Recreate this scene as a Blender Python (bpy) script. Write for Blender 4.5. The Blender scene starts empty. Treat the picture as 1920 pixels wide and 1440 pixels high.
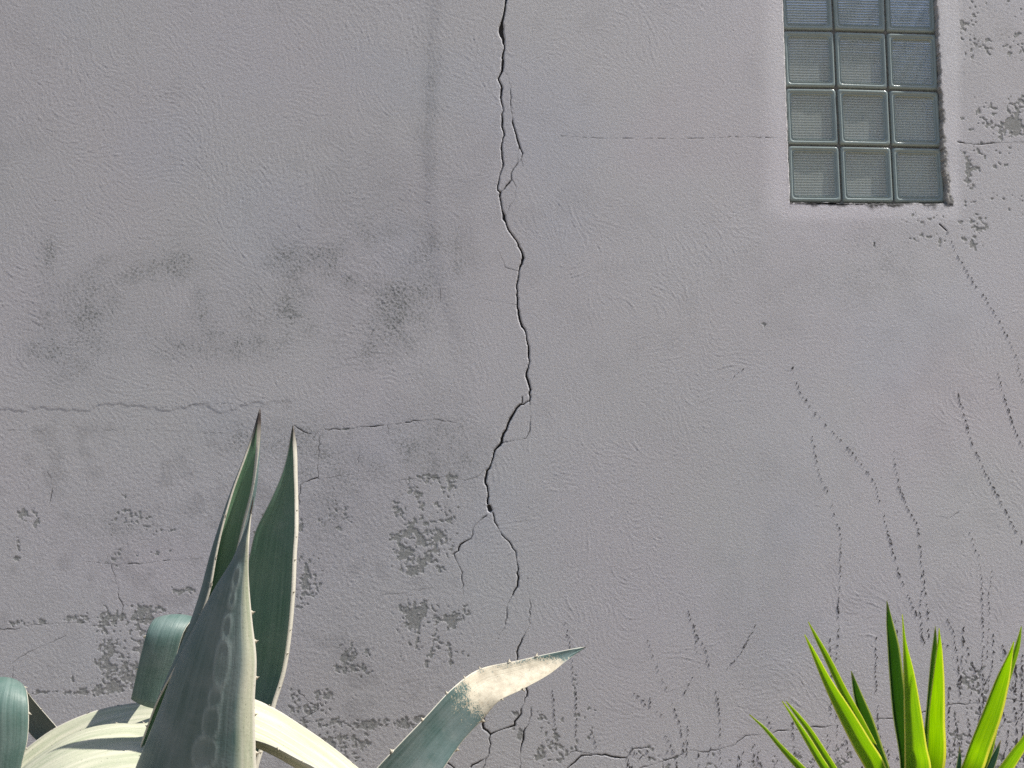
import bpy, math, random
import numpy as np

# ------------------------------------------------------------------ camera, sky, sun, exposure
scene = bpy.context.scene
COL = scene.collection
FPX, CX, CY = 1442.0, 960.0, 720.0          # focal length and centre in photo pixels
TILT = math.radians(5.5)
CAM = (0.0, -2.9, 1.5)                      # wall face lies in the plane y = 0
cd = bpy.data.cameras.new('camera')
cd.sensor_width = 36.0
cd.lens = 36.0 * FPX / 1920.0
cd.clip_start, cd.clip_end = 0.05, 1000.0
cam = bpy.data.objects.new('camera', cd)
cam.location = CAM
cam.rotation_euler = (math.pi / 2 + TILT, 0, 0)
COL.objects.link(cam)
scene.camera = cam

SUN_DIR = np.array((0.52, -0.065, 0.85)); SUN_DIR /= np.linalg.norm(SUN_DIR)   # towards the sun
SUN_EL = math.asin(SUN_DIR[2])
SUN_AZ = math.atan2(SUN_DIR[0], SUN_DIR[1])
world = bpy.data.worlds.new('World')
scene.world = world
world.use_nodes = True
wn = world.node_tree
wn.nodes.clear()
sky = wn.nodes.new('ShaderNodeTexSky')
sky.sky_type = 'NISHITA'
sky.sun_disc = False
sky.sun_elevation = SUN_EL
sky.sun_rotation = SUN_AZ
sky.air_density, sky.dust_density, sky.ozone_density = 1.0, 1.2, 1.0
bgn = wn.nodes.new('ShaderNodeBackground'); bgn.inputs['Strength'].default_value = 0.08
wo = wn.nodes.new('ShaderNodeOutputWorld')
wn.links.new(sky.outputs[0], bgn.inputs[0]); wn.links.new(bgn.outputs[0], wo.inputs[0])

sd = bpy.data.lights.new('sun', 'SUN')
sd.energy = 5.0
sd.angle = math.radians(0.5)
sd.color = (1.0, 0.95, 0.86)
sun = bpy.data.objects.new('sun', sd)
from mathutils import Vector
sun.rotation_euler = Vector(SUN_DIR).to_track_quat('Z', 'Y').to_euler()
sun.location = (3, -3, 8)
COL.objects.link(sun)
vs = scene.view_settings
vs.view_transform = 'Standard'; vs.look = 'None'; vs.gamma = 1.0; vs.use_curve_mapping = False
vs.exposure = 0.74
scene.cycles.use_denoising = False        # at full samples the fine grain of the render survives better
scene.cycles.max_bounces = 8
scene.cycles.transparent_max_bounces = 12

# ------------------------------------------------------------------ helpers
rng = np.random.default_rng(7)
random.seed(7)
CT, ST = math.cos(TILT), math.sin(TILT)

def at(px, py, d=2.9):
    """photo pixel -> the point of that line of sight which lies d metres in front of the camera's standpoint"""
    dx, dy = (px - CX) / FPX, (CY - py) / FPX
    v = np.array((dx, CT - dy * ST, ST + dy * CT))
    return np.array(CAM) + v * (d / v[1])

def link(o, parent=None):
    COL.objects.link(o)
    if parent is not None:
        o.parent = parent
        o.matrix_parent_inverse = parent.matrix_world.inverted() if False else o.matrix_parent_inverse
    return o

def empty(name, loc):
    o = bpy.data.objects.new(name, None)
    o.location = loc
    COL.objects.link(o)
    return o

def tag(o, label=None, cat=None, group=None, kind=None):
    if label: o['label'] = label
    if cat: o['category'] = cat
    if group: o['group'] = group
    if kind: o['kind'] = kind
    return o

def mesh_obj(name, verts, faces, mat, parent=None, smooth=True, attrs=None):
    """verts in world space; made local to the parent's location"""
    verts = np.asarray(verts, dtype=np.float64)
    if parent is not None:
        p, off = parent, np.zeros(3)
        while p is not None:
            off += np.array(p.location); p = p.parent
        verts = verts - off
    me = bpy.data.meshes.new(name)
    me.from_pydata(verts.tolist(), [], [tuple(int(i) for i in f) for f in faces])
    me.update()
    if smooth:
        me.polygons.foreach_set('use_smooth', [True] * len(me.polygons))
    if attrs:
        for k, v in attrs.items():
            a = me.attributes.new(k, 'FLOAT', 'POINT')
            a.data.foreach_set('value', np.asarray(v, dtype=np.float32))
    me.materials.append(mat)
    o = bpy.data.objects.new(name, me)
    COL.objects.link(o)
    if parent is not None: o.parent = parent
    return o

class NT:
    """small wrapper for node materials"""
    def __init__(self, name):
        self.m = bpy.data.materials.new(name); self.m.use_nodes = True
        self.t = self.m.node_tree; self.t.nodes.clear()
        self.out = self.t.nodes.new('ShaderNodeOutputMaterial')
    def n(self, typ, **kw):
        nd = self.t.nodes.new(typ)
        for k, v in kw.items(): setattr(nd, k, v)
        return nd
    def set(self, sock, v):
        if hasattr(v, 'is_output') or isinstance(v, bpy.types.NodeSocket): self.t.links.new(v, sock)
        else: sock.default_value = v
    def attr(self, name):
        return self.n('ShaderNodeAttribute', attribute_name=name)
    def noise(self, scale, detail=4, rough=0.55, vec=None, dist=0.0):
        nd = self.n('ShaderNodeTexNoise')
        nd.inputs['Scale'].default_value = scale; nd.inputs['Detail'].default_value = detail
        nd.inputs['Roughness'].default_value = rough; nd.inputs['Distortion'].default_value = dist
        if vec is not None: self.t.links.new(vec, nd.inputs['Vector'])
        return nd.outputs['Fac']
    def math(self, op, a, b=0.0, c=None, clamp=False):
        nd = self.n('ShaderNodeMath', operation=op, use_clamp=clamp)
        self.set(nd.inputs[0], a); self.set(nd.inputs[1], b)
        if c is not None: self.set(nd.inputs[2], c)
        return nd.outputs[0]
    def ramp(self, fac, lo, hi):
        nd = self.n('ShaderNodeMapRange'); nd.interpolation_type = 'SMOOTHSTEP'
        self.set(nd.inputs['Value'], fac); nd.inputs['From Min'].default_value = lo; nd.inputs['From Max'].default_value = hi
        return nd.outputs[0]
    def mix(self, fac, a, b, typ='MIX'):
        nd = self.n('ShaderNodeMix', data_type='RGBA', blend_type=typ)
        self.set(nd.inputs[0], fac)
        for s, v in ((nd.inputs[6], a), (nd.inputs[7], b)):
            self.set(s, v if not isinstance(v, tuple) else (*v, 1.0)[:4])
        return nd.outputs[2]
    def bump(self, h, dist=0.001, strength=1.0):
        nd = self.n('ShaderNodeBump'); nd.inputs['Distance'].default_value = dist
        nd.inputs['Strength'].default_value = strength; self.set(nd.inputs['Height'], h)
        return nd.outputs[0]
    def principled(self, col, rough=0.8, spec=0.5, normal=None, **kw):
        b = self.n('ShaderNodeBsdfPrincipled')
        self.set(b.inputs['Base Color'], col if not isinstance(col, tuple) else (*col, 1.0)[:4])
        self.set(b.inputs['Roughness'], rough)
        b.inputs['Specular IOR Level'].default_value = spec
        if normal is not None: self.set(b.inputs['Normal'], normal)
        for k, v in kw.items(): self.set(b.inputs[k.replace('_', ' ')], v)
        return b.outputs[0]
    def done(self, shader):
        self.t.links.new(shader, self.out.inputs[0]); return self.m
    def pos(self):
        return self.n('ShaderNodeNewGeometry').outputs['Position']

# ------------------------------------------------------------------ materials
def mat_wall():
    k = NT('painted_render'); p = k.pos()
    a = k.attr('wallcol').outputs['Color']
    n1 = k.noise(330, 3, 0.75, p); n2 = k.noise(60, 4, 0.6, p)
    f = k.math('ADD', k.math('MULTIPLY', n1, 0.30), k.math('MULTIPLY', n2, 0.05))
    v = k.math('ADD', f, 0.82)
    comb = k.n('ShaderNodeCombineColor'); 
    for i in range(3): k.set(comb.inputs[i], v)
    # flaked paint: the outline is broken up by the sand grain of the coat
    fm = k.ramp(k.math('ADD', k.attr('flake').outputs['Fac'], k.math('MULTIPLY', k.math('SUBTRACT', k.noise(270, 3, 0.7, p), 0.5), 1.5)), -0.10, 0.12)
    und = k.mix(k.ramp(n2, 0.3, 0.7), (0.285, 0.294, 0.292), (0.345, 0.345, 0.347))
    a = k.mix(fm, a, und)
    a = k.mix(k.math('MULTIPLY', k.ramp(k.attr('crack').outputs['Fac'], -0.35, 0.35), k.attr('crack_dirt_shade').outputs['Fac']), a, (0.055, 0.052, 0.052))  # crack interior: dirty mortar, with the shade of the groove painted in
    c = k.mix(1.0, a, comb.outputs[0], 'MULTIPLY')
    hh = k.math('ADD', k.math('MULTIPLY', k.noise(170, 3, 0.75, p), 0.65), k.math('MULTIPLY', k.noise(340, 3, 0.8, p), 1.1))
    bmp = k.bump(k.math('ADD', hh, k.math('MULTIPLY', fm, -0.15)), 0.0022, 0.9)
    return k.done(k.principled(c, 0.85, 0.25, bmp))

def mat_plain(name, col, rough=0.8, spec=0.3, var=0.3, scale=40, bd=0.002):
    k = NT(name); p = k.pos()
    n = k.noise(scale, 5, 0.6, p)
    c = k.mix(n, tuple(x * (1 - var) for x in col), tuple(min(1, x * (1 + var)) for x in col))
    return k.done(k.principled(c, rough, spec, k.bump(k.noise(scale * 3, 4, 0.6, p), bd, 0.7)))

def mat_agave():
    k = NT('agave_skin'); p = k.pos()
    m = k.attr('margin').outputs['Fac']; l = k.attr('along').outputs['Fac']
    sc = k.attr('scar').outputs['Fac']; im = k.attr('imprint').outputs['Fac']; inner = k.attr('inner').outputs['Fac']
    s = k.attr('across').outputs['Fac']
    # streaks run along the leaf: stretch the lookup
    cv = k.n('ShaderNodeCombineXYZ')
    k.set(cv.inputs[0], k.math('MULTIPLY', s, 6.0)); k.set(cv.inputs[1], k.math('MULTIPLY', l, 3.0)); k.set(cv.inputs[2], k.attr('seed').outputs['Fac'])
    streak = k.noise(1.6, 5, 0.6, cv.outputs[0])
    blot = k.noise(9, 4, 0.55, p)
    base = k.mix(k.ramp(streak, 0.3, 0.7), (0.050, 0.098, 0.094), (0.098, 0.150, 0.150))
    base = k.mix(k.ramp(blot, 0.35, 0.75), base, (0.145, 0.185, 0.188))
    grn = k.mix(k.ramp(streak, 0.3, 0.7), (0.07, 0.165, 0.085), (0.12, 0.22, 0.125))
    base = k.mix(inner, base, grn)
    base = k.mix(k.attr('painted_light').outputs['Fac'], base, k.mix(k.ramp(streak, 0.3, 0.7), (0.36, 0.39, 0.27), (0.58, 0.56, 0.44)))  # lighter mix: sunlight painted into the sunlit leaves and rim
    base = k.mix(k.math('MULTIPLY', im, 0.32), base, (0.36, 0.42, 0.42))
    # pale horny margin
    base = k.mix(k.ramp(m, 0.965, 0.995), base, (0.50, 0.48, 0.42))
    # tiny dark flecks
    fl = k.ramp(k.noise(240, 2, 0.5, p), 0.67, 0.72)
    base = k.mix(k.math('MULTIPLY', fl, 0.5), base, (0.06, 0.07, 0.05))
    # corky scar
    sn = k.noise(330, 3, 0.7, p); sn2 = k.noise(45, 4, 0.6, p)
    scm = k.ramp(k.math('ADD', sc, k.math('MULTIPLY', k.math('ADD', k.math('SUBTRACT', sn, 0.5), k.math('MULTIPLY', k.math('SUBTRACT', sn2, 0.5), 0.5)), 1.9)), 0.45, 0.55)
    cork = k.mix(k.ramp(sn2, 0.3, 0.7), (0.36, 0.32, 0.25), (0.50, 0.46, 0.37))
    cork = k.mix(k.ramp(sn, 0.55, 0.75), cork, (0.36, 0.29, 0.20))
    base = k.mix(scm, base, cork)
    scr = k.n('ShaderNodeCombineXYZ')
    k.set(scr.inputs[0], k.math('MULTIPLY', s, 22.0)); k.set(scr.inputs[1], k.math('MULTIPLY', l, 5.0)); k.set(scr.inputs[2], k.attr('seed').outputs['Fac'])
    base = k.mix(k.math('MULTIPLY', k.ramp(k.noise(2.0, 4, 0.7, scr.outputs[0]), 0.62, 0.74), 0.30), base, (0.20, 0.175, 0.12))
    base = k.mix(k.math('MULTIPLY', k.ramp(k.noise(28, 5, 0.7, p), 0.52, 0.75), 0.12), base, (0.33, 0.34, 0.31))
    tip = k.attr('tip').outputs['Fac']
    base = k.mix(tip, base, (0.030, 0.022, 0.020))
    bh = k.math('ADD', k.math('MULTIPLY', streak, 0.8), k.math('MULTIPLY', k.noise(150, 3, 0.6, p), 0.25))
    bmp = k.bump(bh, 0.004, 0.45)
    ro = k.mix(scm, (0.48,) * 3, (0.9,) * 3)
    b = k.principled(base, 0.5, 0.35, bmp)
    return k.done(b)

def mat_yucca():
    k = NT('yucca_leaf'); p = k.pos()
    m = k.attr('margin').outputs['Fac']; l = k.attr('along').outputs['Fac']; s = k.attr('across').outputs['Fac']
    cv = k.n('ShaderNodeCombineXYZ')
    k.set(cv.inputs[0], k.math('MULTIPLY', s, 9.0)); k.set(cv.inputs[1], k.math('MULTIPLY', l, 2.0)); k.set(cv.inputs[2], k.attr('seed').outputs['Fac'])
    st = k.noise(2.2, 4, 0.6, cv.outputs[0])
    base = k.mix(k.ramp(st, 0.3, 0.7), (0.040, 0.115, 0.030), (0.075, 0.170, 0.040))
    base = k.mix(k.ramp(m, 0.84, 0.92), base, (0.50, 0.52, 0.26))
    base = k.mix(k.math('MULTIPLY', k.attr('painted_light').outputs['Fac'], k.ramp(m, 0.9, 0.84)), base, (0.03, 0.09, 0.055))  # shade painted in: the shaded leaves take a darker green
    tp = k.ramp(l, 0.05, 0.015)
    base = k.mix(tp, base, (0.22, 0.16, 0.09))
    bmp = k.bump(st, 0.002, 0.4)
    b = k.principled(base, 0.5, 0.3, bmp)
    tr = k.n('ShaderNodeBsdfTranslucent')
    tc = k.mix(k.ramp(m, 0.84, 0.92), k.mix(k.ramp(st, 0.3, 0.7), (0.40, 0.62, 0.015), (0.62, 0.82, 0.03)), (0.90, 0.88, 0.22))
    tc = k.mix(k.attr('painted_light').outputs['Fac'], tc, k.mix(k.ramp(m, 0.84, 0.92), (0.09, 0.22, 0.07), (0.5, 0.55, 0.25)))
    k.set(tr.inputs[0], tc)
    mx = k.n('ShaderNodeMixShader'); mx.inputs[0].default_value = 0.66
    k.t.links.new(b, mx.inputs[1]); k.t.links.new(tr.outputs[0], mx.inputs[2])
    return k.done(mx.outputs[0])

def mat_pane():
    k = NT('ribbed_clear_glass')
    tr = k.n('ShaderNodeBsdfTransparent'); tr.inputs[0].default_value = (0.80, 0.90, 0.87, 1)
    df = k.n('ShaderNodeBsdfDiffuse'); df.inputs[0].default_value = (0.62, 0.66, 0.64, 1)
    gl = k.n('ShaderNodeBsdfGlossy'); gl.inputs['Roughness'].default_value = 0.06
    fr = k.n('ShaderNodeFresnel'); fr.inputs[0].default_value = 1.55
    m1 = k.n('ShaderNodeMixShader'); k.set(m1.inputs[0], k.math('MULTIPLY_ADD', k.attr('rib').outputs['Fac'], 0.42, 0.34))
    k.t.links.new(tr.outputs[0], m1.inputs[1]); k.t.links.new(df.outputs[0], m1.inputs[2])
    m2 = k.n('ShaderNodeMixShader'); k.set(m2.inputs[0], k.math('MULTIPLY', fr.outputs[0], 1.0, clamp=True))
    k.t.links.new(m1.outputs[0], m2.inputs[1]); k.t.links.new(gl.outputs[0], m2.inputs[2])
    return k.done(m2.outputs[0])

M_WALL = mat_wall()
M_CORE = mat_plain('concrete_block', (0.25, 0.24, 0.23))
M_SOIL = mat_plain('dry_soil', (0.22, 0.18, 0.135), 0.95, 0.1, 0.4, 7, 0.02)
M_AGAVE = mat_agave()
M_SPINE = mat_plain('dark_spine', (0.05, 0.035, 0.03), 0.5, 0.4)
M_TOOTH = mat_plain('pale_tooth', (0.36, 0.33, 0.27), 0.5, 0.4)
M_YUCCA = mat_yucca()
M_BARK = mat_plain('yucca_bark', (0.14, 0.10, 0.07), 0.9, 0.1)
M_CREEPER = mat_plain('dried_creeper', (0.10, 0.096, 0.10), 0.95, 0.05, 0.4, 200)
M_RIM = mat_plain('thick_green_glass', (0.265, 0.32, 0.312), 0.15, 0.6, 0.15, 30, 0.0006)
M_PANE = mat_pane()
def mat_backpane():
    k = NT('inner_glass_face'); p = k.pos()
    c = k.mix(k.noise(9, 3, 0.5, p), (0.42, 0.47, 0.42), (0.66, 0.68, 0.64))
    c = k.mix(k.math('MULTIPLY', k.attr('rib').outputs['Fac'], 0.6), c, (0.20, 0.24, 0.21))  # reflection pattern of the ribs painted in as darker valleys
    return k.done(k.principled(c, 0.3, 0.4))
M_BACKP = mat_backpane()
M_MORTAR = mat_plain('window_mortar', (0.19, 0.19, 0.185), 0.95, 0.1, 0.5, 120, 0.003)

# ------------------------------------------------------------------ ground
N = 60
gx = np.concatenate([-np.geomspace(300, 6, 14), np.linspace(-5, 5, N), np.geomspace(6, 300, 14)])
gv = [(x, y, 0.02 * math.sin(x * 3.1) * math.cos(y * 2.7) * (1 if abs(x) < 6 and abs(y) < 6 else 0) - 0.01) for y in gx for x in gx]
K = len(gx)
gf = [(j * K + i, j * K + i + 1, (j + 1) * K + i + 1, (j + 1) * K + i) for j in range(K - 1) for i in range(K - 1)]
ground = mesh_obj('ground', gv, gf, M_SOIL)
tag(ground, 'dry brown garden soil below the wall', kind='structure')

# ------------------------------------------------------------------ the rendered wall: fields on a raster of photo pixels
S = 1.6
X0, Y0 = -40.0, -120.0
xs = X0 + S * np.arange(1250); ys = Y0 + S * np.arange(1000)
NX, NY = len(xs), len(ys)
XX, YY = np.meshgrid(xs, ys)

_fy = np.fft.fftfreq(NY)[:, None]; _fx = np.fft.rfftfreq(NX)[None, :]
def gnoise(seed, sx, sy=None):
    sy = sx if sy is None else sy
    r = np.random.default_rng(seed).standard_normal((NY, NX))
    g = np.exp(-2 * (math.pi ** 2) * ((_fx * sx / S) ** 2 + (_fy * sy / S) ** 2))
    f = np.fft.irfft2(np.fft.rfft2(r) * g, s=(NY, NX))
    return f / f.std()
def blur(a, s):
    g = np.exp(-2 * (math.pi ** 2) * ((_fx * s / S) ** 2 + (_fy * s / S) ** 2))
    return np.fft.irfft2(np.fft.rfft2(a) * g, s=(NY, NX))
def bandp(seed, s1, s2):
    r = np.random.default_rng(seed).standard_normal((NY, NX))
    f = blur(r, s1) - blur(r, s2)
    return f / f.std()
def sstep(a, lo, hi):
    t = np.clip((a - lo) / (hi - lo), 0, 1); return t * t * (3 - 2 * t)
def box(x0, x1, y0, y1, soft):
    return sstep(XX, x0 - soft, x0 + soft) * (1 - sstep(XX, x1 - soft, x1 + soft)) * sstep(YY, y0 - soft, y0 + soft) * (1 - sstep(YY, y1 - soft, y1 + soft))
def blob(x, y, rx, ry, ang=0.0):
    c, s = math.cos(ang), math.sin(ang)
    u = ((XX - x) * c + (YY - y) * s) / rx; v = (-(XX - x) * s + (YY - y) * c) / ry
    return np.exp(-(u * u + v * v))

def lic(src, ang, half):
    """smear noise along a direction field: brush and trowel strokes"""
    acc = src.copy(); cx, sy_ = np.cos(ang), np.sin(ang)
    I, J = np.meshgrid(np.arange(NY), np.arange(NX), indexing='ij')
    for sg in (1, -1):
        fi, fj = I.astype(np.float32), J.astype(np.float32)
        for _ in range(half):
            ii = np.clip(fi, 0, NY - 1).astype(np.int32); jj = np.clip(fj, 0, NX - 1).astype(np.int32)
            fj = fj + sg * cx[ii, jj]; fi = fi + sg * sy_[ii, jj]
            ii = np.clip(fi, 0, NY - 1).astype(np.int32); jj = np.clip(fj, 0, NX - 1).astype(np.int32)
            acc = acc + src[ii, jj]
    return acc / acc.std()

# --- relief in millimetres, positive towards the viewer
right = sstep(XX + 25 * gnoise(1, 40), 830, 1010)              # right half: brushed swirls, left half: granular
n30 = gnoise(2, 28); n90 = gnoise(3, 85); n160 = gnoise(4, 170)
fine = bandp(5, 0.9, 2.6); gran = bandp(6, 1.7, 5.0)
ang = 1.5 * gnoise(7, 120) + 0.7 * gnoise(8, 30) + 0.3
strokes = lic(bandp(9, 0.9, 3.2), ang, 5)
strokes2 = lic(bandp(10, 1.2, 4.0), ang + 0.25 * gnoise(11, 20), 10)
ridge = np.maximum(strokes, 0) ** 1.3
ridge2 = np.maximum(strokes2 - 0.7, 0)
patch = sstep(gnoise(12, 55), -0.9, 1.1)
lowl = sstep(YY + 10 * gnoise(13, 25) + 12 * (XX / 480.0), 768, 776) * (1 - sstep(XX, 820, 900))   # coarser coat, lower left
H = np.zeros((NY, NX))
H += 0.060 * fine + 0.050 * gran * (0.35 + 0.65 * (1 - right)) * (0.6 + 0.4 * lowl + 0.5 * patch)
H += right * (0.052 * strokes * (0.45 + 0.75 * patch) + 0.13 * ridge2 * patch) + (1 - right) * (1 - lowl) * (0.06 * strokes + 0.12 * ridge2 * patch)
H += 0.07 * n30 + 0.25 * n90 + 0.8 * n160

# long vertical edge of a patched coat
ye = np.array([-130, 0, 200, 270, 430, 560, 640, 700, 800, 900, 1000]); xe = np.array([812, 808, 800, 793, 800, 824, 850, 862, 862, 858, 850])
edge = np.interp(ys, ye, xe)[:, None] + 2.5 * gnoise(14, 20) + 0.8 * gnoise(15, 6)
wv = 1 - sstep(YY, 420, 860)
H += 1.5 * wv * sstep(XX - edge, -13, 26) * (1 - sstep(XX, 880, 1040))
H -= 0.12 * wv * np.exp(-((XX - edge + 2) / 4.0) ** 2)
# lower edge of the smooth upper coat at the left
yl = 770 - 12 * (xs / 480.0)
el = yl[None, :] + 5 * gnoise(16, 18) + 2.5 * gnoise(17, 5)
wl = 1 - sstep(XX, 470, 600)
H += 0.55 * wl * (1 - sstep(YY - el, -2.5, 2.5)) * sstep(YY, 560, 770)

# --- colour of the paint
r3 = np.stack([gnoise(20 + i, 75) for i in range(3)], -1)
paint = np.array((0.528, 0.522, 0.550))[None, None] * np.ones((NY, NX, 1))
paint = paint * (1 + 0.004 * r3 + 0.014 * n160[..., None])
blu = sstep(gnoise(24, 60), 0.5, 2.2); pnk = sstep(gnoise(25, 80) + 0.5 * (YY - 700) / 700 + 0.3 * (XX - 900) / 900, 0.5, 2.2)
paint = paint * (1 + blu[..., None] * np.array((-0.016, -0.004, 0.016)) + pnk[..., None] * np.array((0.008, -0.008, 0.006)))
grime = sstep(gnoise(26, 14) + 0.8 * n90, 0.6, 2.6)
paint = paint * (1 - 0.045 * grime[..., None])
lc = sstep(gnoise(27, 9) + gnoise(28, 30), 1.0, 3.0) * lowl
paint = paint * (1 - 0.12 * lc[..., None])
# paler freshly patched band round the window
winb = np.maximum.reduce([box(1440, 1486, -140, 400, 22), box(1764, 1800, -140, 402, 10), box(1460, 1800, 374, 410, 13)])
paint = paint * (1 + 0.20 * winb[..., None])
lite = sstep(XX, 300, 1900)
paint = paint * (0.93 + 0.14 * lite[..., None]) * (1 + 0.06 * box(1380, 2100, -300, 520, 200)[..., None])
H = H * 1.0
calm = box(1450, 1800, -140, 405, 15)

# --- algae and soot stains: clusters of dark grains in the texture
st = np.zeros((NY, NX)); soft_st = np.zeros((NY, NX))
for x, y, rx, ry, a, s in [(738, 588, 30, 42, 0.4, 1.15), (690, 640, 38, 26, -0.5, .62), (535, 478, 24, 24, 0, .75), (600, 485, 28, 18, .1, .8), (640, 470, 14, 16, 0, .7),
        (655, 522, 16, 8, .5, .8), (540, 585, 30, 36, .3, .75), (470, 590, 40, 30, 0, .45), (384, 585, 16, 34, 0, .62), (430, 645, 50, 18, .1, .62), (330, 650, 34, 22, 0, .45), (100, 665, 28, 34, -.3, .7),
        (180, 590, 55, 45, -.4, .55), (150, 640, 40, 30, -.5, .4), (290, 500, 60, 18, -.05, .5), (340, 480, 14, 24, 0, .55), (92, 480, 14, 34, 0, .55), (160, 540, 60, 20, -.5, .4), (700, 420, 60, 70, 0, .3), (800, 490, 20, 60, 0, .3),
        (460, 825, 60, 26, 0, .5), (575, 830, 22, 30, 0, .5), (780, 840, 80, 36, 0, .42), (640, 860, 60, 40, 0, .35), (600, 960, 70, 50, 0, .35), (860, 480, 20, 90, 0, .25), (805, 200, 16, 200, 0, .3),
        (1640, 480, 70, 50, 0, .22), (1560, 520, 90, 30, 0, .2), (860, 830, 26, 60, 0, .35), (250, 980, 90, 30, 0, .3), (1850, 60, 60, 50, 0, .25)]:
    st = np.maximum(st, 0.9 * s * blob(x, y, rx * 0.95, ry * 0.95, a)); soft_st = 1 - (1 - soft_st) * (1 - 0.62 * s * blob(x, y, rx * 1.7, ry * 1.6, a))
soft_st = soft_st * (0.55 + 0.45 * sstep(gnoise(32, 13), -1.2, 1.2))
st = np.maximum(1.6 * st * (0.5 + 0.5 * sstep(gnoise(33, 9), -1.0, 1.0)), 1.3 * soft_st)
spk = sstep(bandp(30, 0.9, 3.6) + 0.4 * gnoise(31, 8), 0.2, 1.9)
stain = np.clip(st * (0.13 + 1.3 * spk), 0, 0.75)
paint = paint * (1 - stain[..., None]) + stain[..., None] * np.array((0.13, 0.142, 0.138))
paint = paint * (1 - 0.13 * soft_st[..., None] * np.array((1.0, 0.88, 0.86)))

# --- flaked paint: recessed patches of greenish undercoat
dn = np.zeros((NY, NX))
def zone(x0, x1, y0, y1, s, soft=14):
    global dn
    dn = np.maximum(dn, s * box(x0, x1, y0, y1, soft))
def zb(x, y, rx, ry, s, a=0.0):
    global dn
    dn = np.maximum(dn, s * blob(x, y, rx, ry, a))
zone(735, 860, 890, 1090, .64); zone(765, 815, 890, 1060, .76, 8); zb(755, 1005, 26, 16, 1.25); zb(818, 1003, 16, 26, 1.3); zb(790, 1010, 18, 18, 1.2); zb(776, 1070, 26, 18, 1.15)
zone(745, 880, 1125, 1240, .66); zb(778, 1148, 30, 22, 1.75); zb(848, 1165, 18, 22, 1.9); zb(825, 1160, 22, 12, 1.4); zb(783, 1195, 4.5, 34, 1.7, .15); zb(812, 1205, 4, 46, 1.5, .2); zb(800, 1245, 4, 22, 1.5); zb(878, 1240, 6, 22, 1.4); zb(845, 1230, 5, 24, 1.2)
zb(668, 1250, 24, 14, 1.45); zone(630, 700, 1205, 1270, .75); zb(575, 1080, 12, 40, 1.45); zone(555, 605, 1030, 1150, .8); zb(565, 985, 9, 12, 1.4); zone(560, 660, 940, 1000, .62)
zone(540, 620, 1295, 1345, .9); zb(558, 1310, 20, 14, 1.5); zb(592, 1330, 18, 12, 1.2); zone(520, 800, 1345, 1368, 1.12, 9); zone(600, 700, 1370, 1430, .75); zb(610, 1382, 20, 20, 1.3)
zb(40, 1168, 34, 10, 1.35); zb(80, 1165, 10, 8, 1.4); zb(135, 1160, 38, 11, 1.45); zb(215, 1158, 26, 10, 1.2); zb(160, 1158, 8, 12, 1.4); zb(280, 1140, 45, 18, 1.1); zb(345, 1108, 22, 9, 1.35)
zb(205, 1215, 18, 28, 1.6); zb(235, 1245, 34, 60, 1.18); zone(180, 290, 1140, 1300, .88); zb(240, 1160, 36, 14, 1.3); zb(200, 1250, 16, 30, 1.2); zb(150, 1298, 46, 9, 1.35); zb(75, 1298, 18, 7, 1.4); zb(215, 1290, 40, 12, 1.35); zb(138, 1280, 5, 20, 1.4)
zb(52, 962, 26, 12, 1.25); zb(70, 975, 7, 16, 1.4); zb(34, 1020, 7, 20, 1.55); zb(32, 1048, 8, 9, 1.5); zone(200, 340, 930, 1060, .52); zb(290, 1040, 24, 12, 1.15); zb(255, 985, 30, 10, .9)
zb(1815, 320, 9, 42, 1.2); zb(1806, 285, 10, 10, 1.3); zb(1824, 350, 10, 10, 1.25); zb(1905, 235, 22, 34, 1.25); zone(1800, 1960, 180, 400, .46, 30); zone(1780, 1960, -30, 130, .46, 20); zb(1890, 8, 9, 26, 1.2); zb(1795, 40, 10, 8, 1.1)
zone(1700, 1850, 400, 470, .48); zb(1435, 607, 20, 8, 1.05); zb(1640, 460, 4, 8, 1.3)
zb(845, 895, 12, 5, 1.9); zb(802, 900, 6, 7, 1.8); zb(765, 898, 10, 6, 1.5); zb(858, 952, 4.5, 4.5, 2.0); zb(805, 920, 7, 7, 1.4); zb(648, 805, 10, 2.6, 1.8)
zb(1012, 1418, 12, 6, 1.7); zb(1032, 1425, 12, 3.5, 1.5); zb(1043, 1378, 6, 16, 1.5); zb(965, 1366, 10, 6, 1.3); zb(968, 1338, 7, 7, 1.5); zb(975, 1375, 5, 18, 1.3); zone(1000, 1120, 1330, 1440, .55); zb(1080, 1390, 5, 22, 1.3); zb(1077, 1285, 4, 26, 1.2)
zone(1180, 1600, 1398, 1490, .52, 22); zone(1750, 1960, 1240, 1490, .58, 40)
zone(-60, 1980, -140, 1490, .06)
fl_n = 0.50 * gnoise(40, 5.0) + 0.66 * gnoise(41, 1.7) + 0.36 * gnoise(42, 12, 10)
dn = dn * 0.95
fraw = np.where(dn > 0.12, fl_n + 2.3 * dn - 2.35, -3.0)
flake = sstep(fraw, -0.07, 0.07)
fl2 = sstep(1.0 * gnoise(43, 2.0) + 2.9 * dn, 4.15, 4.5)
fraw = np.maximum(fraw, np.where(dn > 0.45, (gnoise(43, 2.0) + 2.9 * dn - 4.3) * 0.5, -3.0))
flake = np.maximum(flake, fl2 * sstep(dn, 0.45, 0.6))
flake *= sstep(dn, 0.10, 0.30)
keep_ = (1 - box(1440, 1800, -200, 384, 4)); flake *= keep_; fraw = np.where(keep_ < 0.5, -3.0, np.clip(fraw, -3, 1.5))
H -= 0.55 * flake
rimup = np.clip(blur(flake, 3.2) - flake, 0, 1) * (1 - flake)
H += 0.05 * rimup                                            # curling paint lip

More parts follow.
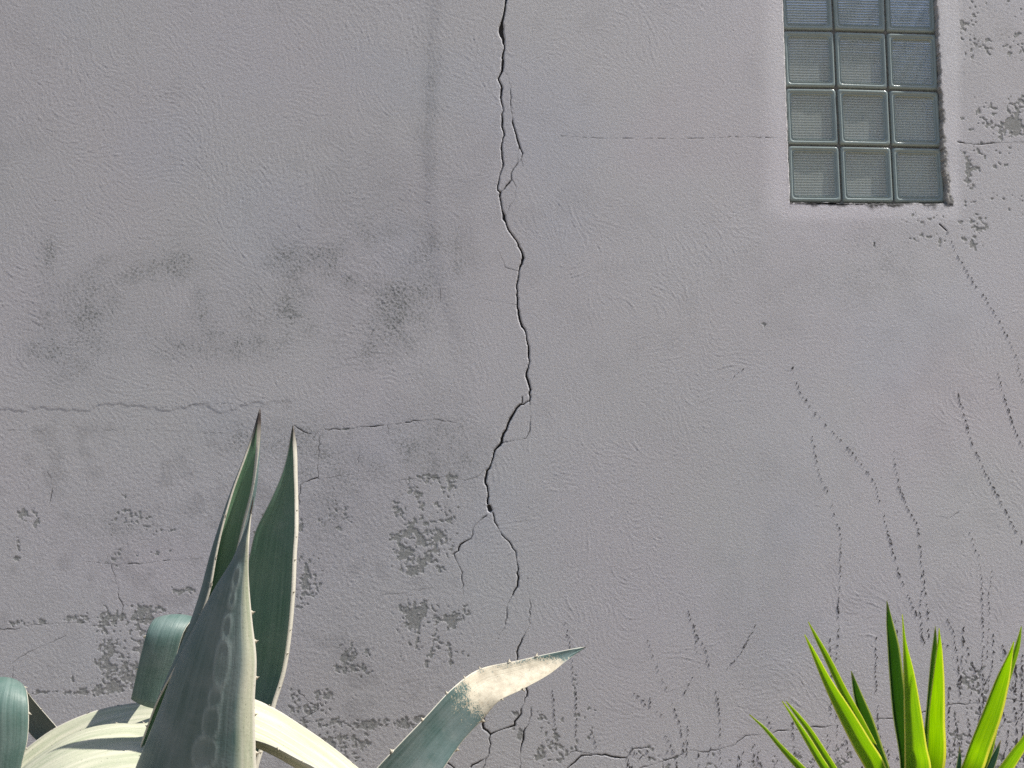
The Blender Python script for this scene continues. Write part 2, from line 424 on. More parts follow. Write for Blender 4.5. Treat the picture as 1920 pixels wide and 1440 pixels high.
# --- cracks: real grooves
crk = np.full((NY, NX), -4.0); camp = np.zeros((NY, NX)); cdep = np.zeros((NY, NX))
def stampseg(x0, y0, x1, y1, w0, w1, d0, d1):
    pad = 7 + max(w0, w1)
    j0 = max(0, int((min(x0, x1) - pad - X0) / S)); j1 = min(NX, int((max(x0, x1) + pad - X0) / S) + 2)
    i0 = max(0, int((min(y0, y1) - pad - Y0) / S)); i1 = min(NY, int((max(y0, y1) + pad - Y0) / S) + 2)
    if j1 <= j0 or i1 <= i0: return
    x = XX[i0:i1, j0:j1]; y = YY[i0:i1, j0:j1]
    dx, dy = x1 - x0, y1 - y0; L2 = dx * dx + dy * dy + 1e-9
    t = np.clip(((x - x0) * dx + (y - y0) * dy) / L2, 0, 1)
    d = np.hypot(x - x0 - t * dx, y - y0 - t * dy)
    w = w0 + (w1 - w0) * t
    m = np.clip((w / 2 + 0.5 - d) / 1.4, 0, 1) * np.clip((w - 0.2) / 1.9, 0.15, 1)
    crk[i0:i1, j0:j1] = np.maximum(crk[i0:i1, j0:j1], 0.40 * w + 0.50 - d)
    camp[i0:i1, j0:j1] = np.maximum(camp[i0:i1, j0:j1], np.clip(0.25 + w / 2.2, 0.38, 1.0) * (d < w / 2 + 3.2))
    cdep[i0:i1, j0:j1] = np.maximum(cdep[i0:i1, j0:j1], m * (d0 + (d1 - d0) * t))
def crack(pts, w=1.2, depth=4.0, jit=1.5, step=7.0, gap=0.0, wv=0.5):
    """pts: (x, y) or (x, y, width)"""
    P = [(p[0], p[1], (p[2] if len(p) > 2 else w) * (0.85 if depth > 9 else 0.75)) for p in pts]
    if depth <= 9: depth *= 0.55
    out = []
    for a, b in zip(P[:-1], P[1:]):
        n = max(1, int(math.hypot(b[0] - a[0], b[1] - a[1]) / step))
        for i in range(n):
            t = i / n
            out.append([a[k] + (b[k] - a[k]) * t for k in range(3)])
            if i: out[-1][0] += rng.normal(0, jit); out[-1][1] += rng.normal(0, jit * 0.6)
    out.append(list(P[-1]))
    f = 1.0; ph = rng.uniform(0, 9)
    for a, b in zip(out[:-1], out[1:]):
        ph += 0.7
        v = max(0.12, 1 + wv * math.sin(ph) + rng.normal(0, 0.25 * wv))
        if gap and rng.random() < gap: continue
        stampseg(a[0], a[1], b[0], b[1], a[2] * v, b[2] * v, depth, depth)

crack([(951, -120, 3), (949, 0, 4), (947, 14, 4), (944, 31, 3), (941, 42, 4), (940, 52, 9), (941, 66, 9), (944, 82, 4), (946, 86, 2.4), (943, 101, 2.6), (942, 128, 4), (941, 134, 4), (934, 148, 3), (940, 160, 2.8), (939, 184, 2.6), (943, 201, 2.2), (942, 222, 2.2), (941, 236, 2.4), (945, 248, 2), (940, 278, 2.2), (943, 312, 2), (937, 328, 1.8), (933, 356, 1.6), (938, 361, 2.2), (939, 378, 2.4), (942, 396, 2.6), (945, 404, 5), (945, 410, 5), (949, 418, 1.6), (954, 432, 2.6), (968, 451, 2.8), (979, 474, 2.6), (981, 483, 4), (975, 500, 3.6), (973, 508, 1.8), (970, 546, 1.8), (970, 560, 4), (970, 576, 3), (975, 601, 3.2), (979, 612, 4), (986, 624, 2.2), (989, 643, 2), (991, 664, 2.8), (993, 678, 1.6), (987, 706, 3.8), (990, 714, 3.6), (993, 725, 2.8), (993, 751, 2), (982, 758, 1.8), (975, 759, 2.4), (965, 772, 2.8), (956, 787, 4), (949, 806, 4.6), (941, 822, 4.4), (940, 830, 4), (928, 844, 2.8), (920, 872, 2.2), (913, 883, 2.8), (910, 899, 3.6), (915, 924, 2.6), (914, 944, 3)], depth=14, jit=1.0, step=6, wv=0.25)
crack([(917, 950, 9), (919, 956, 10)], depth=10, jit=0, wv=0)
crack([(912, 967, 2), (891, 985), (883, 1010, 1.6), (871, 1016, 2.2), (851, 1038, 2.6), (858, 1055, 1.8), (867, 1073, 1.2), (869, 1116, .8)], 1.6, 7)
crack([(924, 961, 1.6), (932, 985, 2.4), (948, 1010, 2), (967, 1034, 1.8), (972, 1067, 3), (970, 1100, 3), (961, 1116, 2), (951, 1137, 1.2), (948, 1174, .9), (936, 1190, 1.2), (934, 1200, .6)], 1.6, 8)
crack([(947, 135, .6), (956, 149, .7), (957, 170, 1), (957, 191, 1.2), (961, 222, 2.2), (961, 230, 4), (964, 240, 2.2), (968, 253, 2.4), (973, 271, 2.8), (980, 288, 3), (975, 302, 1), (969, 309, 1.6), (958, 326, 1.2), (959, 337, 1.2), (949, 349, 3), (938, 361, 2)], 1.4, 8, 1.0)
crack([(980, 288), (978, 300), (981, 312)], .9, 3); crack([(973, 272), (972, 300), (968, 310)], .6, 3)
crack([(961, 337, .9), (968, 351), (967, 371), (956, 385, 1.2), (952, 398, .8)], .9, 5, .8)
crack([(994, 751), (995, 782), (994, 806, 1.3), (986, 822), (965, 825, 1.2), (942, 830, 1.4)], 1.1, 5, .8)
crack([(979, 744), (979, 755), (972, 762)], 1.4, 5, .5)
crack([(937, 473), (947, 501), (973, 508)], .8, 3); crack([(905, 560), (970, 572)], .4, 2)
crack([(987, 1092, .6), (994, 1129, 1), (994, 1170, 1), (979, 1198, 2.2), (969, 1223, 2.2), (969, 1240, 1.6), (985, 1286, 1.6), (989, 1297, 2.4), (977, 1330, 2), (965, 1360, 3), (940, 1368, 3), (920, 1377, 3), (905, 1358, 4), (908, 1340, 3)], 1.4, 6)
crack([(920, 1377), (920, 1395, 1.6), (914, 1420, 2.6), (883, 1438, 2)], 1.4, 6); crack([(914, 1420, 1.5), (906, 1440, 2)], 1.4, 6); crack([(835, 1428, 1.6), (852, 1440, 2)], 1.4, 5)
crack([(996, 1325, 1.2), (996, 1342, 3), (985, 1366, 2), (981, 1387, 2.8), (976, 1407, 1.6), (977, 1460, 1)], 1.6, 6)
crack([(1064, 1440, 1.6), (1090, 1417, 2.4), (1120, 1414, 2.6), (1172, 1421, 2.4), (1187, 1404, 1.4), (1217, 1401, .9)], 1.8, 6)
crack([(1120, 1414, .8), (1080, 1408, 1), (1050, 1420, .8)], .9, 3)
crack([(1200, 1440), (1262, 1421), (1292, 1406), (1319, 1410), (1349, 1404), (1379, 1395), (1398, 1379), (1436, 1378), (1459, 1369), (1490, 1369), (1517, 1363), (1570, 1360), (1652, 1347), (1700, 1346), (1774, 1322), (1838, 1318), (1885, 1310), (1914, 1315), (1960, 1318)], 1.25, 4, 1.2)
crack([(552, 797), (569, 809), (591, 816), (602, 805, 1.2), (647, 805, 1.4), (670, 801, 1.2), (726, 797, 1.5), (760, 792), (812, 786, 1.2), (857, 792, .8)], 1.1, 3.5, 1.2, gap=.12)
crack([(601, 816, .6), (597, 854, 1.4), (597, 895, 1), (569, 904, 1.8), (563, 917, 1.6), (561, 947, .8)], 1, 4)
crack([(674, 854), (672, 887), (629, 893), (597, 898)], .8, 3, 1.2, gap=.15); crack([(726, 797), (727, 815)], .8, 3)
crack([(752, 899), (805, 897), (842, 893), (872, 901), (899, 891), (910, 876)], .8, 3, 1.2, gap=.15)
crack([(707, 1116), (760, 1111), (824, 1099)], .7, 2.5); crack([(645, 1228), (690, 1240)], .6, 2)
crack([(-40, 1183, 1.4), (0, 1179, 1.4), (30, 1180), (52, 1173, 1), (110, 1168, .6), (189, 1167, .6), (240, 1162, 1), (282, 1161, .9), (340, 1150, .6)], 1, 3.5)
crack([(209, 1058), (219, 1094), (230, 1143, 1.2), (230, 1163, 2)], .9, 3); crack([(99, 913, 1.6), (93, 945, .8)], 1.2, 4, .4); crack([(88, 885), (97, 900)], .8, 3)
crack([(26, 1276), (24, 1243), (52, 1223), (125, 1191)], .9, 3); crack([(150, 1052, .5), (233, 1058, 1.2), (318, 1050, 1), (391, 1046, .5)], .8, 3, gap=.3)
crack([(0, 806), (120, 808), (260, 806), (420, 812)], .6, 2, 1.5, gap=.35); crack([(560, 1300), (598, 1330), (570, 1345)], 1, 3)
crack([(1050, 255), (1107, 258), (1159, 259), (1270, 260), (1400, 256), (1470, 259)], .9, 2.5, .8, gap=.3); crack([(1796, 266, 1.6), (1833, 270, 1.8), (1887, 267, 1), (1960, 266, 1)], 1.2, 3.5, 1.2)
crack([(1762, 420, 2), (1775, 432, 2)], 2, 3, .4)
crack([(826, 540, 1), (826, 566, 1.4)], 1, 3, .4); crack([(300, 765), (380, 757), (480, 757)], .7, 2, gap=.3)
crack([(1640, 935), (1665, 940)], .5, 2); crack([(1763, 968), (1778, 972, 1), (1797, 960, 1.4)], 1, 2.5, .3)
crack([(1470, 695), (1505, 692)], .5, 2)
H -= cdep

# --- the window opening: a grey mortar strip at the right jamb, then the hole itself
rag = 2.2 * gnoise(50, 6) + 1.2 * gnoise(51, 2.2)
xl = np.interp(ys, [-130, 0, 380], [1462, 1467.5, 1481.5])[:, None] + 0.15 * rag
xr = np.interp(ys, [-130, 0, 100, 250, 330, 385], [1752, 1757, 1761, 1770, 1780, 1785])[:, None] + 0.9 * rag
yb = np.interp(xs, [1460, 1482, 1786], [379, 380, 382])[None, :] + 0.35 * rag
xg = np.interp(ys, [-130, 0, 270, 385], [1752, 1757.5, 1767.5, 1776.5])[:, None] + 0.4 * rag
strip = (XX > xg) & (XX < xr) & (YY > -56) & (YY < yb)
hole = (XX > xl) & (XX < xg) & (XX < xr) & (YY > -56) & (YY < yb)
sdf = np.minimum.reduce([XX - xl, xr - XX, yb - YY, YY + 56])     # > 0 inside
lip = sstep(sdf, -7, 0.0) * (~hole)
# sill edge: ragged mould, plus painted shade on the sunlit lip; right jamb darkened
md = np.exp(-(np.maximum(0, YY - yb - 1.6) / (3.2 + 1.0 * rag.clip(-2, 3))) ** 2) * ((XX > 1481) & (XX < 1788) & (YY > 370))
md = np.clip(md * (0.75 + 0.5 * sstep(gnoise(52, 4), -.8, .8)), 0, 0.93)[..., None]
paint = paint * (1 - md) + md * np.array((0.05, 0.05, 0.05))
ml = np.exp(-(np.maximum(0, xl - XX) / 2.2) ** 2) * (YY < yb) * (XX < 1500) * 0.6  # shade painted on the left arris, dulling its sunlit lip
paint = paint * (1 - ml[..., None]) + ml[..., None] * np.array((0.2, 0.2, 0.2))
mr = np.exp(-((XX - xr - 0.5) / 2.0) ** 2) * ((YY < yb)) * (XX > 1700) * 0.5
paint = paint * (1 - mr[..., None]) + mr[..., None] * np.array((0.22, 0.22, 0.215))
sm = strip & ~hole
H[sm] = -0.7 + 0.4 * (gran + fine)[sm]
paint[sm] = (np.array((0.33, 0.325, 0.32)) * (1 + 0.12 * gran[..., None]))[sm]
H[hole] = -60.0
paint[hole] = np.array((0.23, 0.225, 0.22))
H = np.where(hole, H, np.clip(H, -30, 12))

# --- wall mesh: fine raster in view, coarse cells beyond it
ox = np.array([15, 40, 90, 180, 350, 700, 1400, 2600.])
px = np.concatenate([X0 - ox[::-1], xs, xs[-1] + ox])
pyu = np.array([10, 30, 80, 160, 300, 500.]); pyd = np.array([10, 30, 80, 160, 260.])
py = np.concatenate([Y0 - pyu[::-1], ys, ys[-1] + pyd])
nx, ny = len(px), len(py)
padw = ((len(pyu), len(pyd)), (len(ox), len(ox)))
Hf = np.pad(blur(H, 40.0), padw, mode='edge')                # beyond the raster the wall goes on without streaks
Cf = np.pad(np.stack([blur(paint[..., i], 60.0) for i in range(3)], -1), padw + ((0, 0),), mode='edge')
iy, ix = slice(len(pyu), len(pyu) + NY), slice(len(ox), len(ox) + NX)
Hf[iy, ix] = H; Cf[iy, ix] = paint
PX, PY = np.meshgrid(px, py)
# pull the vertices beside the opening onto its true outline, so that the arris is straight and not stepped
sub = PX[iy, ix]; suby = PY[iy, ix]
for i in range(NY):
    if not hole[i].any(): continue
    js = np.flatnonzero(hole[i]); a_, b_ = js[0], js[-1]
    sub[i, a_ - 1] = xl[i, a_]; sub[i, a_] = xl[i, a_] + 0.3
    sub[i, b_ + 1] = xg[i, b_]; sub[i, b_] = xg[i, b_] - 0.3
for j in range(NX):
    if not hole[:, j].any(): continue
    b_ = np.flatnonzero(hole[:, j])[-1]
    if abs(yb[b_, j] - ys[b_]) < 4.0: suby[b_ + 1, j] = yb[b_, j]; suby[b_, j] = yb[b_, j] - 0.3
dy = (CY - PY) / FPX
vy = CT - dy * ST
t = 2.9 / vy
V = np.stack([CAM[0] + (PX - CX) / FPX * t, -Hf * 0.001, CAM[2] + (ST + dy * CT) * t], -1).reshape(-1, 3)
idx = np.arange(nx * ny).reshape(ny, nx)
Q = np.stack([idx[:-1, :-1], idx[1:, :-1], idx[1:, 1:], idx[:-1, 1:]], -1).reshape(-1, 4)   # normal towards -y
hf = np.pad(hole, padw, mode='constant').reshape(-1)
Q = Q[~hf[Q].all(axis=1)]
wall = empty('house_wall', (0, 0, 0))
tag(wall, 'cracked mauve grey rendered wall with flaking paint filling the view', 'wall', kind='thing')
me = bpy.data.meshes.new('render_coat')
me.vertices.add(len(V)); me.vertices.foreach_set('co', V.astype(np.float32).ravel())
me.loops.add(Q.size); me.loops.foreach_set('vertex_index', Q.astype(np.int32).ravel())
me.polygons.add(len(Q)); me.polygons.foreach_set('loop_start', np.arange(0, Q.size, 4, dtype=np.int32))
me.polygons.foreach_set('use_smooth', ~(hf[Q].any(axis=1)))       # crisp arris round the opening
ca = me.attributes.new('wallcol', 'FLOAT_COLOR', 'POINT')
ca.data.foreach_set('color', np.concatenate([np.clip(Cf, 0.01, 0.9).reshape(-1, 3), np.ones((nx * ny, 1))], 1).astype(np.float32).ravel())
for nm_, arr, fill in (('flake', fraw, -3.0), ('crack', crk, -4.0), ('crack_dirt_shade', camp, 0.0)):
    fa = me.attributes.new(nm_, 'FLOAT', 'POINT')
    fa.data.foreach_set('value', np.pad(arr, padw, mode='constant', constant_values=fill).astype(np.float32).ravel())
me.update(calc_edges=True)
me.materials.append(M_WALL)
coat = bpy.data.objects.new('render_coat', me)
COL.objects.link(coat); coat.parent = wall

def box_mesh(name, x0, x1, y0, y1, z0, z1, mat, parent):
    v = [(x, y, z) for z in (z0, z1) for y in (y0, y1) for x in (x0, x1)]
    f = [(0, 2, 3, 1), (4, 5, 7, 6), (0, 1, 5, 4), (2, 6, 7, 3), (0, 4, 6, 2), (1, 3, 7, 5)]
    return mesh_obj(name, v, f, mat, parent, smooth=False)
box_mesh('masonry_core', -6.6, 6.6, 0.16, 0.40, -0.1, float(V[:, 2].max()) - 0.002, M_CORE, wall)
zt = float(V[:, 2].max())
box_mesh('top_course', -6.6, 6.6, 0.02, 0.40, zt - 0.001, zt + 0.08, M_CORE, wall)

# --- dried traces of a climbing plant: dashes of rootlets stuck to the paint
def trail(pts, w=4.0, dens=1.0, spread=1.0, skip=0.12):
    vs_, fs_ = [], []
    for a, b in zip(pts[:-1], pts[1:]):
        L = math.hypot(b[0] - a[0], b[1] - a[1]); n = max(1, int(L / 8.5 * dens)); an = math.atan2(b[1] - a[1], b[0] - a[0])
        for i in range(n):
            if rng.random() < skip: continue
            tt = (i + rng.uniform(-.25, .25)) / n
            for q in range(1 if rng.random() < 0.7 else 2):
                cx_ = a[0] + (b[0] - a[0]) * tt + rng.normal(0, 0.9 * spread); cy_ = a[1] + (b[1] - a[1]) * tt + rng.normal(0, 0.9 * spread)
                ll = rng.uniform(1.3, 4.2) * w / 4; ww = rng.uniform(0.6, 1.5) * w / 4; aa = an + rng.normal(0, 0.35)
                base = len(vs_); kx = int(rng.integers(5, 8)); ring = []
                for j in range(kx):
                    th = 2 * math.pi * j / kx; rr = rng.uniform(0.65, 1.25)
                    u, v = ll * math.cos(th) * rr, ww * math.sin(th) * rr
                    ring.append((cx_ + u * math.cos(aa) - v * math.sin(aa), cy_ + u * math.sin(aa) + v * math.cos(aa)))
                for (x, y) in ring + [(cx_, cy_)]:
                    ii = min(NY - 1, max(0, int(round((y - Y0) / S)))); jj = min(NX - 1, max(0, int(round((x - X0) / S))))
                    h = H[max(0, ii - 1):ii + 2, max(0, jj - 1):jj + 2].max()
                    p = at(x, y); vs_.append((p[0], -(h + 0.15 + (0.9 if (x, y) == (cx_, cy_) else 0.0)) * 0.001, p[2]))
                for j in range(kx): fs_.append((base + j, base + kx, base + (j + 1) % kx))
    if vs_:
        o = mesh_obj('creeper_trace', vs_, fs_, M_CREEPER, wall, smooth=False); o['kind'] = 'stuff'
T = [([(1487, 690), (1500, 735), (1530, 775), (1600, 850), (1640, 905), (1662, 985)], 4), ([(1662, 985), (1690, 1090), (1710, 1130), (1725, 1170), (1735, 1215)], 5),
     ([(1523, 820), (1535, 880), (1560, 945), (1577, 1010), (1575, 1080), (1570, 1150)], 4), ([(1572, 1130), (1571, 1200), (1567, 1245)], 6),
     ([(1677, 845), (1678, 870), (1685, 910), (1702, 950)], 3.2), ([(1690, 925), (1722, 990), (1730, 1070), (1725, 1150), (1732, 1210)], 4.6), ([(1730, 1075), (1740, 1150), (1742, 1200)], 5),
     ([(1797, 740), (1822, 830), (1850, 890), (1905, 995), (1920, 1025)], 5.2), ([(1868, 690), (1885, 750), (1900, 800), (1920, 845)], 4.6), ([(1910, 690), (1922, 730)], 3),
     ([(1776, 435), (1800, 485), (1826, 530), (1850, 560), (1875, 605), (1893, 640)], 3.6), ([(1893, 640), (1915, 690)], 2.6), ([(1820, 1000), (1832, 1040), (1840, 1075)], 3),
     ([(1840, 1075), (1842, 1150), (1843, 1300), (1848, 1440)], 4.6), ([(1862, 1070), (1853, 1120), (1855, 1150), (1850, 1240)], 4), ([(1290, 1145), (1305, 1190), (1325, 1220), (1330, 1255)], 4), ([(1303, 1175), (1308, 1230)], 3.6),
     ([(1415, 1175), (1385, 1230), (1358, 1258)], 4), ([(1303, 1262), (1282, 1300), (1278, 1315)], 4), ([(1343, 1300), (1348, 1330), (1350, 1385)], 5), ([(1215, 1200), (1225, 1230), (1250, 1290), (1256, 1303)], 3),
     ([(1190, 1300), (1218, 1325), (1250, 1345)], 4), ([(1218, 1308), (1220, 1330)], 5), ([(1262, 1320), (1275, 1360), (1285, 1405)], 4.5), ([(1290, 1360), (1287, 1420)], 4.5), ([(1250, 1380), (1268, 1420), (1270, 1440)], 4),
     ([(1062, 1170), (1070, 1215), (1076, 1290)], 4), ([(1080, 1300), (1081, 1350), (1078, 1400)], 5), ([(1036, 1295), (1040, 1340), (1044, 1400)], 4), ([(1110, 1370), (1122, 1410)], 4),
     ([(1643, 1200), (1642, 1260), (1645, 1330), (1650, 1440)], 4.6), ([(1680, 1165), (1684, 1210), (1690, 1260)], 5), ([(1555, 1200), (1557, 1230), (1560, 1300), (1555, 1345)], 5), ([(1566, 1300), (1570, 1360), (1566, 1440)], 3.4),
     ([(1776, 1160), (1788, 1185), (1795, 1230), (1800, 1300)], 5), ([(1807, 1175), (1805, 1230), (1800, 1290), (1803, 1320)], 5), ([(1808, 1200), (1825, 1250), (1838, 1290), (1845, 1330)], 6), ([(1765, 1205), (1788, 1215)], 4),
     ([(1862, 1190), (1862, 1240), (1850, 1300)], 5), ([(1880, 1210), (1895, 1260), (1903, 1300)], 5), ([(1905, 1250), (1903, 1320), (1908, 1380), (1900, 1440)], 8), ([(1917, 1230), (1915, 1330), (1920, 1430)], 6),
     ([(1790, 1340), (1800, 1400), (1812, 1440)], 5), ([(1815, 1340), (1822, 1390), (1830, 1440)], 5), ([(1880, 1330), (1890, 1380), (1878, 1440)], 6), ([(1440, 1345), (1447, 1375)], 4), ([(1486, 1355), (1488, 1400), (1492, 1440)], 5), ([(1552, 1370), (1548, 1420), (1545, 1450)], 5),
     ([(1587, 1385), (1592, 1440)], 5), ([(1640, 1360), (1655, 1390), (1665, 1440)], 4.6), ([(1350, 1395), (1352, 1440)], 4), ([(1860, 1330), (1868, 1440)], 6), ([(1835, 1310), (1842, 1440)], 6), ([(1395, 690), (1370, 712)], 3), ([(1780, 1290), (1778, 1380), (1783, 1440)], 5), ([(1640, 455), (1641, 462)], 4)]
for pts, w in T: trail(pts, w * 0.88)
# thick tangle of rootlets low on the right and a sparser scatter along the foot
for x0, x1, y0, y1, n in ((1780, 1925, 1230, 1450, 46), (1380, 1500, 1398, 1455, 26), (1500, 1700, 1380, 1455, 18), (1160, 1340, 1400, 1455, 16)):
    for _ in range(n):
        x = rng.uniform(x0, x1); y = rng.uniform(y0, y1); 
        trail([(x, y), (x + rng.normal(0, 3), y + rng.uniform(8, 26))], rng.uniform(2.6, 5.5), 1.0, 1.6)

# ------------------------------------------------------------------ glass-block window
win = empty('glass_block_window', tuple(at(1625, 385) + np.array((0, 0.05, 0))))
tag(win, 'window of ribbed glass blocks set into the wall at upper right', 'window', kind='thing')
WD = 0.020                                           # front of the blocks lies this far behind the wall face
# measured joint crossings (photo pixels); rows from the top
GX = [[1462, 1559, 1658, 1753], [1467.5, 1564.5, 1662, 1757], [1472.5, 1569, 1666.5, 1761], [1477, 1574.5, 1671.5, 1767], [1480.5, 1579.5, 1677, 1774]]
GY = [[-51, -50, -48, -46], [55.5, 57, 60, 62.5], [163, 164.5, 167.5, 170.5], [271, 272.5, 274.5, 276.5], [378.5, 379.5, 380.5, 381]]
def uvp(r, c, u, v, w):
    g = lambda A: (A[r][c] * (1 - u) + A[r][c + 1] * u) * (1 - v) + (A[r + 1][c] * (1 - u) + A[r + 1][c + 1] * u) * v
    p = at(g(GX), g(GY), 2.9 + WD)
    return (p[0], p[1] + w, p[2])
def ring_strip(r, c, rings):
    """rings: list of (inset, depth, corner) ; rounded squares joined into a strip"""
    vs_, fs_ = [], []; kc = 4
    for (ins, dep, rad) in rings:
        for ci, (cu, cv, a0) in enumerate(((1, 1, 0), (0, 1, 90), (0, 0, 180), (1, 0, 270))):
            for q in range(kc + 1):
                an = math.radians(a0 + 90 * q / kc)
                cu_ = (1 - ins - rad) if cu else (ins + rad); cv_ = (1 - ins - rad) if cv else (ins + rad)
                vs_.append(uvp(r, c, cu_ + rad * math.cos(an), cv_ + rad * math.sin(an), dep))
    n = 4 * (kc + 1)
    for i in range(len(rings) - 1):
        for j in range(n):
            a, b = i * n + j, i * n + (j + 1) % n
            fs_.append((a, b, b + n, a + n))
    return vs_, fs_
for r in range(4):
    for c in range(3):
        jx = rng.uniform(-.004, .004)
        ctr = uvp(r, c, .5, .5, 0)
        blk = bpy.data.objects.new('glass_block', None); COL.objects.link(blk); blk.parent = win
        blk.location = np.array(ctr) - np.array(win.location)
        w0 = jx * 0.4
        v, f = ring_strip(r, c, [(.018, .075, .03), (.016, .010, .03), (.022, .003 + w0, .04), (.035, 0 + w0, .05), (.070, .0005 + w0, .055), (.082, .004 + w0, .055), (.092, .0045 + w0, .06), (.104, .0015 + w0, .06), (.112, .0075 + w0, .06), (.118, .012, .06), (.125, .070, .06)])
        mesh_obj('rim', v, f, M_RIM, blk)
        # front pane: horizontal ribs; back pane: upright ribs
        def pane(nm, mat, ins, dep, nr, amp, horiz, res):
            vs_, fs_, rb_ = [], [], []; m = nr * res
            for i in range(m + 1):
                tt = i / m; q = ins + (1 - 2 * ins) * tt
                h = dep - amp * abs(math.sin(math.pi * nr * tt)) ** 0.8 + rng.normal(0, amp * 0.05)
                rb_ += [1 - abs(math.sin(math.pi * nr * tt))] * 7
                for j in range(7):
                    o_ = ins + (1 - 2 * ins) * j / 6
                    vs_.append(uvp(r, c, *((o_, q) if horiz else (q, o_)), h + 0.0006 * math.sin(j * 1.3 + r + c + tt * 5)))
            for i in range(m):
                for j in range(6): fs_.append((i * 7 + j, i * 7 + j + 1, (i + 1) * 7 + j + 1, (i + 1) * 7 + j))
            return mesh_obj(nm, vs_, fs_, mat, blk, attrs={'rib': rb_})
        pane('front_pane', M_PANE, .108, .0085, 17, .0004, True, 6)
        pane('back_pane', M_BACKP, .118, .060, 11, .0035, False, 6)
# mortar bed behind and between the blocks
vs_, fs_ = [], []
nu, nv = 150, 200
for i in range(nv + 1):
    for j in range(nu + 1):
        X = 1458 + (1792 - 1458) * j / nu; Y = -54 + (386 + 54) * i / nv
        p = at(X, Y, 2.9 + WD)
        vs_.append((p[0], p[1] + 0.010 + rng.normal(0, 0.0022), p[2]))
def inblock(X, Y):
    for r in range(4):
        ya = np.interp(X, GX[r], GY[r]); yb_ = np.interp(X, GX[r + 1], GY[r + 1])
        if ya <= Y <= yb_:
            tv = (Y - ya) / (yb_ - ya)
            for c in range(3):
                xa = GX[r][c] * (1 - tv) + GX[r + 1][c] * tv; xb = GX[r][c + 1] * (1 - tv) + GX[r + 1][c + 1] * tv
                if xa + 5 < X < xb - 5 and ya + 5 < Y < yb_ - 5: return True
    return False
for i in range(nv):
    for j in range(nu):
        X = 1458 + (1792 - 1458) * (j + .5) / nu; Y = -54 + (386 + 54) * (i + .5) / nv
        if inblock(X, Y): continue
        a = i * (nu + 1) + j
        fs_.append((a, a + nu + 1, a + nu + 2, a + 1))
mesh_obj('mortar', vs_, fs_, M_MORTAR, win)

# ------------------------------------------------------------------ leaves
def catmull(P, n):
    P = np.asarray(P, dtype=float)
    d = np.concatenate([[0], np.cumsum(np.maximum(1e-6, np.linalg.norm(np.diff(P[:, :6], axis=0), axis=1)))])
    tt = np.linspace(0, d[-1], n)
    out = np.empty((n, P.shape[1]))
    m = np.empty_like(P)
    for i in range(len(P)):
        a, b = max(0, i - 1), min(len(P) - 1, i + 1)
        m[i] = (P[b] - P[a]) / (d[b] - d[a])
    k = np.clip(np.searchsorted(d, tt, side='right') - 1, 0, len(P) - 2)
    h = (d[k + 1] - d[k]); s = ((tt - d[k]) / h)[:, None]; h = h[:, None]
    return (2 * s**3 - 3 * s**2 + 1) * P[k] + (s**3 - 2 * s**2 + s) * h * m[k] + (-2 * s**3 + 3 * s**2) * P[k + 1] + (s**3 - s**2) * h * m[k + 1]

def proj(p):
    v = np.asarray(p) - np.array(CAM)
    f = v[..., 1] * CT + v[..., 2] * ST; u = -v[..., 1] * ST + v[..., 2] * CT
    return CX + FPX * v[..., 0] / f, CY - FPX * u / f

